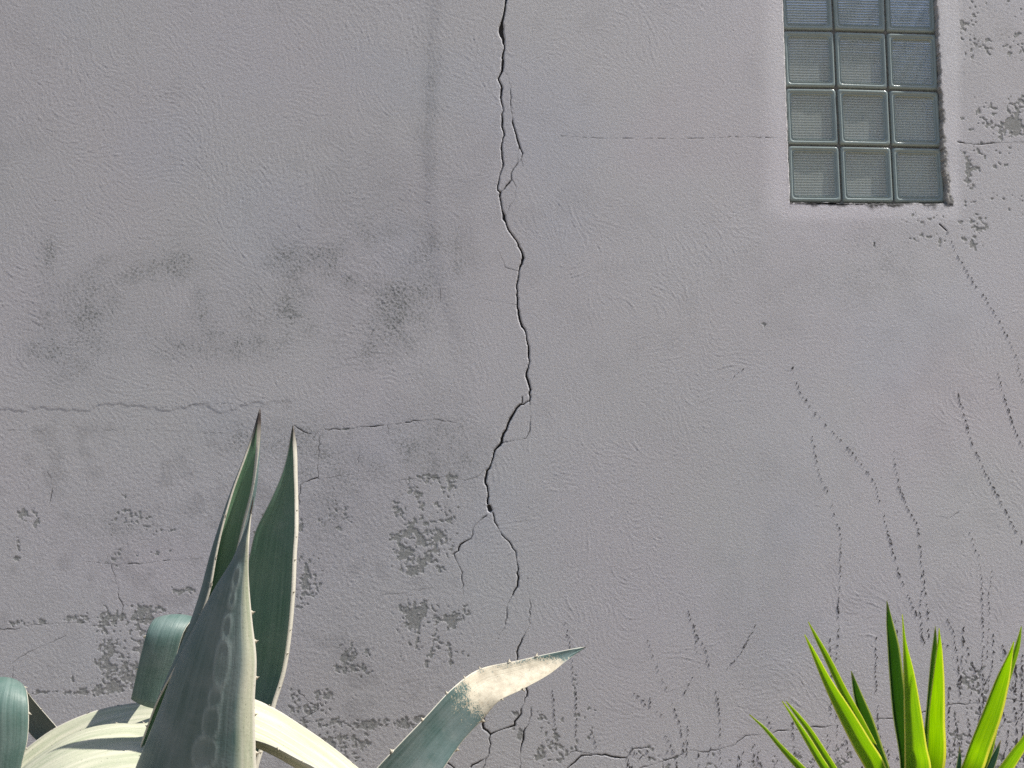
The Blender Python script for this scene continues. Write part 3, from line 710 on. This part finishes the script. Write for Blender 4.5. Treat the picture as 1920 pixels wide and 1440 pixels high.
def leaf(plant, name, st, mat, rows=80, cols=20, conc=1, thick=0.010, edge=0.0012, label=None, attr_fn=None, seed=0, disp_fn=None, painted_light=0.0, flat=1.0, bend=0.0, vee=False, edge_r=None):
    """st: stations from the tip to the base: (left xyz, right xyz, arc angle in degrees). Closed skin with two faces."""
    A = [list(l) + list(r) + [a] for (l, r, a) in st]
    R = catmull(A, rows)
    L, Rr, ang_ = R[:, 0:3], R[:, 3:6], np.radians(np.clip(R[:, 6], 4, 165))
    C = (L + Rr) / 2; a = (Rr - L); half = np.linalg.norm(a, axis=1) / 2
    au = a / np.maximum(1e-6, 2 * half)[:, None]
    au[0] = au[1]
    tg = np.gradient(C, axis=0); tg /= np.linalg.norm(tg, axis=1)[:, None] + 1e-9
    nn = np.cross(au, tg); nn /= np.linalg.norm(nn, axis=1)[:, None] + 1e-9
    q = min(6, rows - 1)
    if np.dot(nn[q], np.array(CAM) - C[q]) < 0: nn = -nn
    al = np.linspace(0, 1, rows)
    th = np.linspace(-1, 1, cols + 1)
    F, B = [], []
    den = np.where(ang_ > math.pi / 2, 1.0, np.sin(ang_))
    for s in th:
        sx = np.sin(ang_ * s) / den
        dz = (np.cos(ang_ * s) - np.cos(ang_)) / den
        dz = dz * flat
        if vee:
            sx = np.full(rows, s); dz = np.tan(np.minimum(ang_, 1.2)) * (1 - math.sqrt(s * s + 0.004))
        if bend: dz = dz - bend * max(0.0, (s - 0.76) / 0.24) ** 2
        mid = C + au * (half * sx)[:, None] - nn * (conc * half * dz)[:, None]
        # local outward direction of the curved section
        no = nn * np.cos(ang_ * s)[:, None] - conc * au * (-1) * (-np.sin(ang_ * s))[:, None] * 1.0
        ed = edge_r if (edge_r and s > 0) else edge
        tk = np.minimum(ed + (thick - ed) * (1 - s ** 2) ** 0.8, half * (1.6 if ed > .006 else 0.9) + 0.0004)
        F.append(mid + no * (tk / 2)[:, None]); B.append(mid - no * (tk / 2)[:, None])
    F = np.array(F); B = np.array(B)                         # cols+1, rows, 3
    if disp_fn is not None:
        pxx, pyy = proj(F)
        imp, dd = disp_fn(pxx, pyy)
        F = F + nn[None] * dd[..., None]
    else:
        imp = np.zeros(F.shape[:2])
    ring = np.concatenate([F, B[::-1]], 0)                   # 2(cols+1), rows
    nr = ring.shape[0]
    V_ = ring.transpose(1, 0, 2).reshape(-1, 3)
    fs_ = []
    for i in range(rows - 1):
        for j in range(nr):
            j2 = (j + 1) % nr
            fs_.append((i * nr + j, i * nr + j2, (i + 1) * nr + j2, (i + 1) * nr + j))
    fs_.append(tuple(range(nr))[::-1]); fs_.append(tuple((rows - 1) * nr + j for j in range(nr)))
    sring = np.concatenate([th, th[::-1]])
    at_ = {'across': np.tile(sring, rows), 'margin': np.tile(np.abs(sring), rows), 'along': np.repeat(al, nr), 'seed': np.full(nr * rows, float(seed))}
    imp2 = np.concatenate([imp, np.zeros_like(imp)], 0).T.reshape(-1)
    at_['imprint'] = imp2; at_['painted_light'] = np.full(nr * rows, float(painted_light))
    px_, py_ = proj(V_)
    front = np.tile(np.concatenate([np.ones(cols + 1), np.zeros(cols + 1)]), rows)
    extra = attr_fn(px_, py_, at_, front) if attr_fn else {}
    for kx in ('scar', 'inner', 'tip'):
        at_[kx] = extra.get(kx, np.zeros(nr * rows))
    if 'painted_light' in extra: at_['painted_light'] = extra['painted_light']
    o = mesh_obj(name, V_, fs_, mat, plant, attrs=at_)
    if label: o['label'] = label
    o['_'] = 0; del o['_']
    return o, (F, B, nn, au, tg, half)

def teeth(parent, geo, sides, i0, i1, gap, size, mat=None, hook=0.35):
    """curved marginal teeth, each a piece of its own"""
    F, B, nn, au, tg, half = geo
    for sd_ in sides:
        M = (F[0] + B[0]) / 2 if sd_ < 0 else (F[-1] + B[-1]) / 2
        acc = gap * 0.5; nxt = gap * rng.uniform(.6, 1.2)
        for i in range(max(1, i0), min(i1, len(M) - 1)):
            acc += np.linalg.norm(M[i] - M[i - 1])
            if acc < nxt: continue
            acc = 0; nxt = gap * rng.uniform(.7, 1.35); sz = size * rng.uniform(.7, 1.25)
            out = au[i] * sd_; up = -tg[i]; b = 0; vs_, fs_ = [], []
            base = M[i] - out * sz * 0.25
            for (w, o_, h) in ((.55, 0, 0), (.26, .5, .05), (.03, 1.0, hook)):
                cc = base + out * sz * (o_ + .1) + up * sz * h
                for (s1, s2) in ((1, 0), (0, 1), (-1, 0), (0, -1)):
                    vs_.append(cc + up * sz * w * s1 * 1.2 + nn[i] * sz * w * s2 * .45)
            for k_ in range(2):
                for j in range(4): fs_.append((b + k_ * 4 + j, b + k_ * 4 + (j + 1) % 4, b + k_ * 4 + 4 + (j + 1) % 4, b + k_ * 4 + 4 + j))
            fs_.append((b + 8, b + 9, b + 10, b + 11))
            mesh_obj('tooth', vs_, fs_, mat or M_TOOTH, parent)

def spine_tip(parent, geo, length, rad, row=2):
    F, B, nn, au, tg, half = geo
    c0 = (F[:, row].mean(0) + B[:, row].mean(0)) / 2; d = -tg[row]
    vs_, fs_ = [], []
    for k_ in range(5):
        q = k_ / 4; r = rad * (1 - q) ** 0.8 + 0.0003
        for j in range(8):
            an = 2 * math.pi * j / 8
            vs_.append(c0 + d * length * (q - .25) + (au[row] * math.cos(an) + nn[row] * math.sin(an)) * r)
    for k_ in range(4):
        for j in range(8): fs_.append((k_ * 8 + j, k_ * 8 + (j + 1) % 8, k_ * 8 + 8 + (j + 1) % 8, k_ * 8 + 8 + j))
    mesh_obj('terminal_spine', vs_, fs_, M_SPINE, parent)

def P2(l, ld, r, rd, a): return (at(l[0], l[1], ld), at(r[0], r[1], rd), a)
AB = np.array((-0.70, -2.9 + 1.78, 0.0))
agave = empty('agave', tuple(AB))
tag(agave, 'large blue green agave with toothed leaves in front of the wall', 'agave')
def basest(dx, dy, w, z, a=40, rot=0.0):
    c = AB + np.array((dx, dy, z)); h = np.array((math.cos(rot), math.sin(rot), 0)) * w / 2
    return (c - h, c + h, a)

# front leaf of the central cone with the printed margins of its neighbours
LINKS = [(443, 1085, 6, 22, .22), (435, 1124, 6, 16, .2), (425, 1176, 8, 24, .16), (416, 1246, 13, 46, .12), (404, 1310, 12, 20, .12), (396, 1356, 15, 31, .1), (384, 1412, 22, 30, .15), (372, 1480, 26, 40, .15)]
def imprint(px_, py_):
    im = np.zeros(px_.shape); hh = np.zeros(px_.shape)
    for (x, y, a, b, r) in LINKS:
        c, s = math.cos(r), math.sin(r)
        u = ((px_ - x) * c + (py_ - y) * s) / a; v = (-(px_ - x) * s + (py_ - y) * c) / b
        rr = (np.abs(u) ** 2.6 + np.abs(v) ** 2.6) ** (1 / 2.6)
        e = np.exp(-((rr - 1) * a / 2.0) ** 2)
        im = np.maximum(im, 0.9 * e + 0.30 * (rr < 1)); hh = np.maximum(hh, 0.0012 * e + 0.0009 * (rr < 1))
    return im, hh
def tipdark(y0, y1, inner=0.0):
    def fn(px_, py_, a, front):
        return {'tip': 1 - np.clip((py_ - y0) / (y1 - y0), 0, 1), 'inner': inner * front}
    return fn
def rimlit(px_, py_, a, front):  # sunlight painted in as cream along the right rim
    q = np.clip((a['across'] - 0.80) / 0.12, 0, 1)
    return {'tip': 1 - np.clip((py_ - 942) / 23, 0, 1), 'painted_light': 0.8 * q * np.clip((py_ - 950) / 60, 0, 1)}
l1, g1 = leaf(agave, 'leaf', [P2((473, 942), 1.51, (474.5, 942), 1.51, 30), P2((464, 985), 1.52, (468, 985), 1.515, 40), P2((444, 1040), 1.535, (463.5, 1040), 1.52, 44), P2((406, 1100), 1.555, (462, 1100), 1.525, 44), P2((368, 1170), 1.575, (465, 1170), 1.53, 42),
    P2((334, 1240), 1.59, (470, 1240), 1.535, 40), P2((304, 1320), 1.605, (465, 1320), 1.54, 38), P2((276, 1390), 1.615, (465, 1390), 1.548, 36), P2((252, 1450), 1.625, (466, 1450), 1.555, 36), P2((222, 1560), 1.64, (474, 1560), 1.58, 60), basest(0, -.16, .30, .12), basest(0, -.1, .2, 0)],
    M_AGAVE, rows=210, cols=60, conc=-1, thick=.014, edge=.004, edge_r=.015, bend=0.20, disp_fn=imprint, attr_fn=rimlit, seed=1.3, label='broad upright leaf printed with the outline of its neighbours')
teeth(l1, g1, (1,), 30, 150, .060, .008); teeth(l1, g1, (-1,), 70, 150, .085, .007)
spine_tip(l1, g1, .035, .0022)
# tall folded leaf behind it, open to the front
l2, g2 = leaf(agave, 'leaf', [P2((486, 768), 1.66, (488, 768), 1.66, 40), P2((474, 815), 1.655, (485, 815), 1.655, 90), P2((458, 860), 1.65, (481.5, 860), 1.65, 110), P2((434, 920), 1.645, (475, 920), 1.645, 122), P2((412, 985), 1.64, (462, 985), 1.645, 132), P2((392, 1045), 1.64, (454, 1045), 1.64, 145), P2((374, 1110), 1.64, (450, 1110), 1.64, 150),
    P2((347, 1185), 1.645, (448, 1185), 1.64, 140), P2((316, 1260), 1.65, (448, 1260), 1.65, 120), P2((288, 1330), 1.66, (450, 1330), 1.66, 100), P2((250, 1442), 1.68, (452, 1442), 1.68, 85), P2((220, 1560), 1.70, (474, 1560), 1.70, 80), basest(0, -.06, .26, .12, 70), basest(0, -.04, .2, 0, 60)],
    M_AGAVE, rows=150, cols=40, conc=1, thick=.010, edge=.0035, edge_r=.008, flat=.42, attr_fn=tipdark(790, 850, .9), seed=4.1, label='tallest leaf, folded lengthwise with a dark green channel')
teeth(l2, g2, (-1,), 20, 90, .07, .008)
spine_tip(l2, g2, .035, .0022)
# right-hand upright leaf
l3, g3 = leaf(agave, 'leaf', [P2((548.5, 798), 1.98, (550, 798), 1.98, 30), P2((539, 850), 1.98, (553.5, 850), 1.98, 45), P2((528, 890), 1.98, (554.5, 890), 1.98, 42), P2((506, 940), 1.98, (556, 940), 1.98, 38), P2((479, 995), 1.985, (556, 995), 1.97, 34), P2((468, 1040), 1.99, (553, 1040), 1.965, 32), P2((452, 1110), 2.0, (550, 1110), 1.96, 30),
    P2((440, 1190), 2.0, (543, 1190), 1.96, 30), P2((425, 1260), 2.0, (532, 1260), 1.96, 32), P2((408, 1320), 1.99, (514, 1320), 1.95, 35), P2((390, 1380), 1.98, (498, 1380), 1.93, 38), P2((378, 1440), 1.96, (480, 1440), 1.91, 40), P2((350, 1600), 1.93, (450, 1600), 1.9, 40), basest(.02, .09, .24, .1), basest(.02, .06, .2, 0)],
    M_AGAVE, rows=140, cols=26, conc=1, thick=.014, edge=.004, edge_r=.011, attr_fn=tipdark(800, 850, .55), seed=7.7, label='upright dark green leaf nearest the crack')
teeth(l3, g3, (1, -1), 18, 110, .062, .006)
spine_tip(l3, g3, .035, .0022)
# leaf that folds over and hangs with its end broken off
l4, g4 = leaf(agave, 'leaf', [P2((246, 1309), 1.87, (308, 1331), 1.89, 22), P2((256, 1262), 1.86, (318, 1275), 1.88, 22), P2((267, 1215), 1.855, (332, 1225), 1.87, 20), P2((277, 1180), 1.86, (345, 1184), 1.87, 16), P2((288, 1161), 1.90, (362, 1162), 1.91, 14), P2((297, 1168), 1.97, (376, 1168), 1.98, 14), P2((304, 1230), 2.02, (385, 1230), 2.03, 20), P2((315, 1330), 2.02, (400, 1330), 2.03, 25), P2((330, 1460), 2.0, (415, 1460), 2.0, 30), basest(-.04, .12, .22, .12), basest(-.04, .08, .18, 0)],
    M_AGAVE, rows=90, cols=18, conc=-1, thick=.010, seed=2.9, attr_fn=tipdark(-200, -100, .10), label='folded leaf hanging with its end broken off')
teeth(l4, g4, (-1,), 4, 40, .06, .006)
# drooping leaf at the left edge of the picture
l5, g5 = leaf(agave, 'leaf', [P2((-30, 1640), 1.80, (6, 1650), 1.81, 25), P2((-50, 1540), 1.79, (30, 1540), 1.81, 28), P2((-55, 1440), 1.78, (40, 1440), 1.80, 30), P2((-58, 1380), 1.78, (52, 1385), 1.80, 30), P2((-55, 1320), 1.79, (54, 1325), 1.80, 28), P2((-45, 1290), 1.81, (50, 1296), 1.82, 24), P2((-30, 1280), 1.87, (42, 1283), 1.88, 20), P2((0, 1300), 1.95, (62, 1312), 1.96, 20), P2((60, 1380), 2.0, (130, 1390), 2.01, 25), P2((150, 1470), 1.98, (215, 1490), 1.98, 30), basest(-.2, .1, .2, .25), basest(-.1, .06, .18, 0)],
    M_AGAVE, rows=110, cols=20, conc=-1, thick=.012, seed=5.2, attr_fn=tipdark(-200, -100, .15), label='drooping shaded leaf cut by the left edge of the picture')
teeth(l5, g5, (1,), 10, 60, .06, .007)
# two arching leaves at the lower left, sunlight painted into their colour
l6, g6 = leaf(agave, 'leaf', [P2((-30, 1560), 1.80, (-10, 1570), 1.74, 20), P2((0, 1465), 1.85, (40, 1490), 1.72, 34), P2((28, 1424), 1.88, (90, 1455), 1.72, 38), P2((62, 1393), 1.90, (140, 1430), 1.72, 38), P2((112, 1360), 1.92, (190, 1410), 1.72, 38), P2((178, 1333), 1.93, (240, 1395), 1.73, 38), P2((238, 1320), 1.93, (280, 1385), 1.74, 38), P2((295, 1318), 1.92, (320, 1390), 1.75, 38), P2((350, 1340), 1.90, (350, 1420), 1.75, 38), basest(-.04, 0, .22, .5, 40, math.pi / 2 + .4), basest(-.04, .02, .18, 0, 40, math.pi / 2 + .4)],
    M_AGAVE, rows=100, cols=24, conc=1, thick=.013, seed=9.4, painted_light=0.85, label='sunlit leaf arching down to the left, the upper one')
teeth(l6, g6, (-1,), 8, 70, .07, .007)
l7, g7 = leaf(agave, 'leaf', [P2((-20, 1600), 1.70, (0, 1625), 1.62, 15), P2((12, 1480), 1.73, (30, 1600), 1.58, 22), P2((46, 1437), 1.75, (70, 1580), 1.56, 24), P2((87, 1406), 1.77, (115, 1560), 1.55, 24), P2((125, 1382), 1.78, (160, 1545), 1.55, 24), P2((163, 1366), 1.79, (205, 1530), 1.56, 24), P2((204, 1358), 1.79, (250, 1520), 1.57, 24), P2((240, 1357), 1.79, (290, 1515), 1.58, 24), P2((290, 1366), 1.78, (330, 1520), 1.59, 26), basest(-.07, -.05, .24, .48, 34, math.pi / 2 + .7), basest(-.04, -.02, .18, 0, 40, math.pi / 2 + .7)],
    M_AGAVE, rows=110, cols=28, conc=-1, thick=.016, seed=12.6, painted_light=0.85, label='broad sunlit leaf arching down to the left, the lower one')
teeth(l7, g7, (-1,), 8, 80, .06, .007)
# leaf falling to the right behind the front leaf, its colour lightened as sunlight
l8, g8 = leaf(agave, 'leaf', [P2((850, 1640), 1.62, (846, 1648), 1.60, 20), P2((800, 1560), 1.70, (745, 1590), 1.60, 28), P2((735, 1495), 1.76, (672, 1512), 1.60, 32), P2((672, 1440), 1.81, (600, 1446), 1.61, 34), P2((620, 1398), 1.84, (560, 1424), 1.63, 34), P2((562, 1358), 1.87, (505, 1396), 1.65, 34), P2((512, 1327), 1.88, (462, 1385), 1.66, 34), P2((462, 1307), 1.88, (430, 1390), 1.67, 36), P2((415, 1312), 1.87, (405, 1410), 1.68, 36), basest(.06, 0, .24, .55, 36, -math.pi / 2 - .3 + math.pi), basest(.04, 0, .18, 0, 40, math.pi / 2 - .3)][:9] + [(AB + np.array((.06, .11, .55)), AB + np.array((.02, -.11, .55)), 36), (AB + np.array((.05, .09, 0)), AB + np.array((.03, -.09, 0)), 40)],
    M_AGAVE, rows=110, cols=28, conc=1, thick=.016, seed=15.2, painted_light=0.85, label='sunlit leaf falling to the right')
teeth(l8, g8, (-1, 1), 14, 80, .065, .007)
# long leaf with a corky scar
def scarfn(px_, py_, a, front):
    d = np.minimum.reduce([np.hypot((px_ - x) / rx, (py_ - y) / ry) for x, y, rx, ry in ((930, 1292, 46, 44), (980, 1270, 62, 26), (1025, 1252, 48, 14), (905, 1272, 40, 16))])
    return {'scar': np.clip(1.12 - d * 0.48, 0, 1) * front, 'tip': 1 - np.clip((1098 - px_) / 10, 0, 1)}
l9, g9 = leaf(agave, 'leaf', [P2((1098, 1212.5), 2.18, (1098, 1214.5), 2.18, 30), P2((1072, 1217), 2.17, (1066, 1236), 2.16, 62), P2((1036, 1224), 2.16, (1030, 1264), 2.12, 58), P2((968, 1239), 2.13, (978, 1293), 2.08, 44), P2((898, 1255), 2.095, (935, 1315), 2.055, 34), P2((848, 1291), 2.02, (906, 1348), 2.05, 30), P2((800, 1342), 1.97, (866, 1392), 2.03, 30), P2((752, 1392), 1.93, (834, 1438), 2.0, 30), P2((700, 1448), 1.90, (800, 1495), 1.97, 30), P2((620, 1560), 1.88, (720, 1600), 1.93, 32), P2((540, 1720), 1.85, (620, 1750), 1.88, 36), (AB + np.array((.10, -.04, .08)), AB + np.array((.18, .06, .06)), 40), (AB + np.array((.03, -.04, 0)), AB + np.array((.08, .06, 0)), 40)],
    M_AGAVE, rows=130, cols=30, conc=1, thick=.013, attr_fn=scarfn, seed=19.0, label='long leaf reaching right with a cream corky scar near its tip')
teeth(l9, g9, (-1, 1), 14, 90, .07, .010)
spine_tip(l9, g9, .012, .0018)
# short crown that carries the leaves
vs_, fs_ = [], []
for i in range(7):
    z = 0.30 * i / 6; r = 0.17 * (1 - 0.45 * (i / 6) ** 2)
    for j in range(20):
        an = 2 * math.pi * j / 20
        vs_.append(AB + np.array((r * math.cos(an), r * math.sin(an), z - .02)))
for i in range(6):
    for j in range(20): fs_.append((i * 20 + j, i * 20 + (j + 1) % 20, i * 20 + 20 + (j + 1) % 20, i * 20 + 20 + j))
fs_.append(tuple(120 + j for j in range(20)))
n_ = len(vs_)
mesh_obj('crown', vs_, fs_, M_AGAVE, agave, attrs={k: np.zeros(n_) for k in ('across', 'margin', 'along', 'seed', 'imprint', 'scar', 'inner', 'tip', 'painted_light')})

# ------------------------------------------------------------------ yucca
YD = 2.25
YB = at(1705, 1650, YD)
yuc = empty('yucca', (YB[0], YB[1], 0.0))
tag(yuc, 'bright green yucca with sword shaped leaves at lower right', 'yucca')
def yleaf(pts, dt, dbn, ang_=38, seed=0, conc=1, bx=0.0, painted_light=0.0):
    """pts: (left px, right px) margins from the tip down; depth goes from dt at the tip to dbn"""
    st_ = []; n = len(pts)
    for i, (l, r) in enumerate(pts):
        d = dt + (dbn - dt) * i / (n - 1)
        tw = 0.0
        st_.append((at(l[0], l[1], d), at(r[0], r[1], d + tw), ang_ if i else 20))
    c = YB + np.array((bx, (dbn - YD) * .35, 0.0)); w = .022
    st_.append((c + np.array((-w, 0, .06)), c + np.array((w, 0, .06)), 30)); st_.append((c + np.array((-w, 0, -.06)), c + np.array((w, 0, -.06)), 30))
    o, g = leaf(yuc, 'leaf', st_, M_YUCCA, rows=60, cols=14, conc=conc, thick=.0035, edge=.0012, seed=seed, painted_light=painted_light, vee=True)
    return o
YL = [
 ([((1662.5, 1126), (1663.5, 1126)), ((1662, 1165), (1674, 1165)), ((1664, 1210), (1686, 1210)), ((1667, 1260), (1693, 1260)), ((1674, 1340), (1703, 1340)), ((1688, 1440), (1712, 1440))], 2.32, 2.30, 58, 1),
 ([((1691.5, 1152), (1692.5, 1152)), ((1693, 1205), (1700, 1205)), ((1694, 1260), (1714, 1260)), ((1695, 1330), (1727, 1330)), ((1696, 1400), (1738, 1400)), ((1696, 1450), (1746, 1450))], 1.95, 2.2, 30, 1),
 ([((1753.5, 1174), (1754.5, 1174)), ((1748, 1215), (1758, 1215)), ((1742, 1270), (1760, 1270)), ((1735, 1350), (1758, 1350)), ((1725, 1440), (1750, 1440))], 2.36, 2.32, 58, 1),
 ([((1760.5, 1178), (1761.5, 1178)), ((1757, 1220), (1767, 1220)), ((1749, 1280), (1771, 1280)), ((1741, 1350), (1772, 1350)), ((1736, 1440), (1771, 1440))], 2.05, 2.26, 62, 1),
 ([((1515, 1166), (1516.5, 1166)), ((1527, 1195), (1533, 1192)), ((1548, 1240), (1558, 1234)), ((1575, 1300), (1588, 1292)), ((1600, 1350), (1616, 1342)), ((1636, 1420), (1652, 1412)), ((1660, 1470), (1676, 1462))], 2.15, 2.28, 30, 1),
 ([((1508, 1190), (1509.5, 1190)), ((1521, 1224), (1528, 1220)), ((1545, 1285), (1560, 1276)), ((1572, 1345), (1596, 1330)), ((1602, 1405), (1632, 1388)), ((1628, 1455), (1662, 1440))], 2.0, 2.2, 36, 1),
 ([((1595.5, 1258), (1597, 1258)), ((1600, 1300), (1614, 1296)), ((1611, 1350), (1636, 1345)), ((1630, 1410), (1655, 1400)), ((1645, 1450), (1670, 1445))], 2.28, 2.24, 58, 1),
 ([((1405, 1341), (1406.5, 1340)), ((1432, 1368), (1436, 1364)), ((1462, 1405), (1468, 1398)), ((1494, 1442), (1504, 1433)), ((1560, 1510), (1574, 1500))], 1.85, 2.1, 30, 1),
 ([((1466, 1315), (1467.5, 1314.5)), ((1484, 1345), (1489, 1342)), ((1508, 1388), (1518, 1382)), ((1540, 1444), (1553, 1436)), ((1585, 1510), (1600, 1500))], 1.85, 2.08, 34, 1),
 ([((1473, 1315), (1474.5, 1314.5)), ((1490, 1340), (1496, 1336)), ((1514, 1374), (1523, 1368)), ((1544, 1424), (1556, 1418)), ((1590, 1500), (1604, 1490))], 1.95, 2.16, 34, 1),
 ([((1914.5, 1175), (1916, 1175)), ((1903, 1212), (1912, 1216)), ((1888, 1260), (1898, 1264)), ((1865, 1330), (1878, 1336)), ((1832, 1440), (1848, 1444))], 2.15, 2.3, 34, 1),
 ([((1900.5, 1203), (1902, 1203)), ((1888, 1232), (1898, 1236)), ((1868, 1272), (1892, 1282)), ((1843, 1335), (1878, 1345)), ((1817, 1400), (1856, 1408)), ((1800, 1446), (1840, 1452))], 1.98, 2.18, 52, 1),
 ([((1946, 1340), (1947, 1341)), ((1920, 1378), (1932, 1388)), ((1896, 1408), (1914, 1420)), ((1868, 1446), (1890, 1458)), ((1820, 1510), (1840, 1522))], 1.9, 2.1, 36, 1),
 ([((1799, 1400), (1800, 1400)), ((1795, 1425), (1803, 1425)), ((1788, 1460), (1800, 1462)), ((1770, 1520), (1785, 1522))], 2.45, 2.40, 34, 1),
 ([((1876, 1388), (1877, 1388)), ((1862, 1412), (1872, 1416)), ((1843, 1445), (1860, 1452)), ((1805, 1510), (1825, 1520))], 2.46, 2.40, 34, 1),
]
for i, (pts, dt, dbn, an, cc) in enumerate(YL): yleaf(pts, dt, dbn, an, seed=i * 2.3 + .4, conc=cc, bx=(pts[0][0][0] - 1690) * 0.00012, painted_light=(.8, 0, .7, 0, .1, 0, .8, .3, .1, .2, .3, 0, .1, 1, 1)[i])
vs_, fs_ = [], []
for i in range(12):
    z = -0.03 + (YB[2] + .05) * i / 11; r = 0.055 - 0.012 * i / 11 + (0.006 if i % 2 else 0)
    for j in range(14):
        an = 2 * math.pi * j / 14
        vs_.append((YB[0] + r * math.cos(an), YB[1] + r * math.sin(an), z))
for i in range(11):
    for j in range(14): fs_.append((i * 14 + j, i * 14 + (j + 1) % 14, i * 14 + 14 + (j + 1) % 14, i * 14 + 14 + j))
fs_.append(tuple(11 * 14 + j for j in range(14)))
mesh_obj('stem', vs_, fs_, M_BARK, yuc)

# ------------------------------------------------------------------ tree across the garden: only its reflection shows, dark in the window panes
TB = np.array((7.6, -11.8, 0.0))
tree = empty('garden_tree', tuple(TB))
tag(tree, 'dark evergreen garden tree mirrored in the glass blocks', 'tree')
vs_, fs_ = [], []
def limb(p0, p1, r0, r1, n=8):
    b = len(vs_); d = (p1 - p0) / np.linalg.norm(p1 - p0); u = np.cross(d, (0.3, 0.9, 0.1)); u /= np.linalg.norm(u); w = np.cross(d, u)
    for (p, r) in ((p0, r0), ((p0 + p1) / 2 + rng.normal(0, .04, 3), (r0 + r1) / 2), (p1, r1)):
        for j in range(n):
            an = 2 * math.pi * j / n; vs_.append(p + (u * math.cos(an) + w * math.sin(an)) * r)
    for k_ in range(2):
        for j in range(n): fs_.append((b + k_ * n + j, b + k_ * n + (j + 1) % n, b + k_ * n + n + (j + 1) % n, b + k_ * n + n + j))
limb(TB + (0, 0, -.1), TB + (0.1, 0, 3.2), .26, .18); limb(TB + (.1, 0, 3.1), TB + (.0, .1, 7.6), .18, .04)
for q in range(9):
    a_ = q * 2.4; z = 2.2 + q * .55; limb(TB + (.05, 0, z), TB + (2.4 * math.cos(a_), 1.9 * math.sin(a_), z + 1.2), .09, .02)
mesh_obj('trunk', vs_, fs_, M_BARK, tree)
ncl = 330; nl = 42
u = rng.normal(0, 1, (ncl, 3)); u /= np.linalg.norm(u, axis=1)[:, None]; u *= (rng.uniform(.35, 1, ncl) ** .45)[:, None]
cc = TB + np.array((1.0, 0, 6.8)) + u * np.array((4.9, 2.8, 6.1))
lc_ = np.repeat(cc, nl, 0) + rng.normal(0, .30, (ncl * nl, 3))
e1 = rng.normal(0, 1, lc_.shape); e1 /= np.linalg.norm(e1, axis=1)[:, None]; e2 = np.cross(e1, rng.normal(0, 1, lc_.shape)); e2 /= np.linalg.norm(e2, axis=1)[:, None]
lv = np.stack([lc_ - e1 * .13, lc_ + e2 * .05, lc_ + e1 * .13, lc_ - e2 * .05], 1).reshape(-1, 3)
crown = mesh_obj('crown', lv, np.arange(len(lv)).reshape(-1, 4), mat_plain('dark_leaves', (0.055, 0.085, 0.035), 0.5, 0.4), tree, smooth=False)
crown['kind'] = 'stuff'
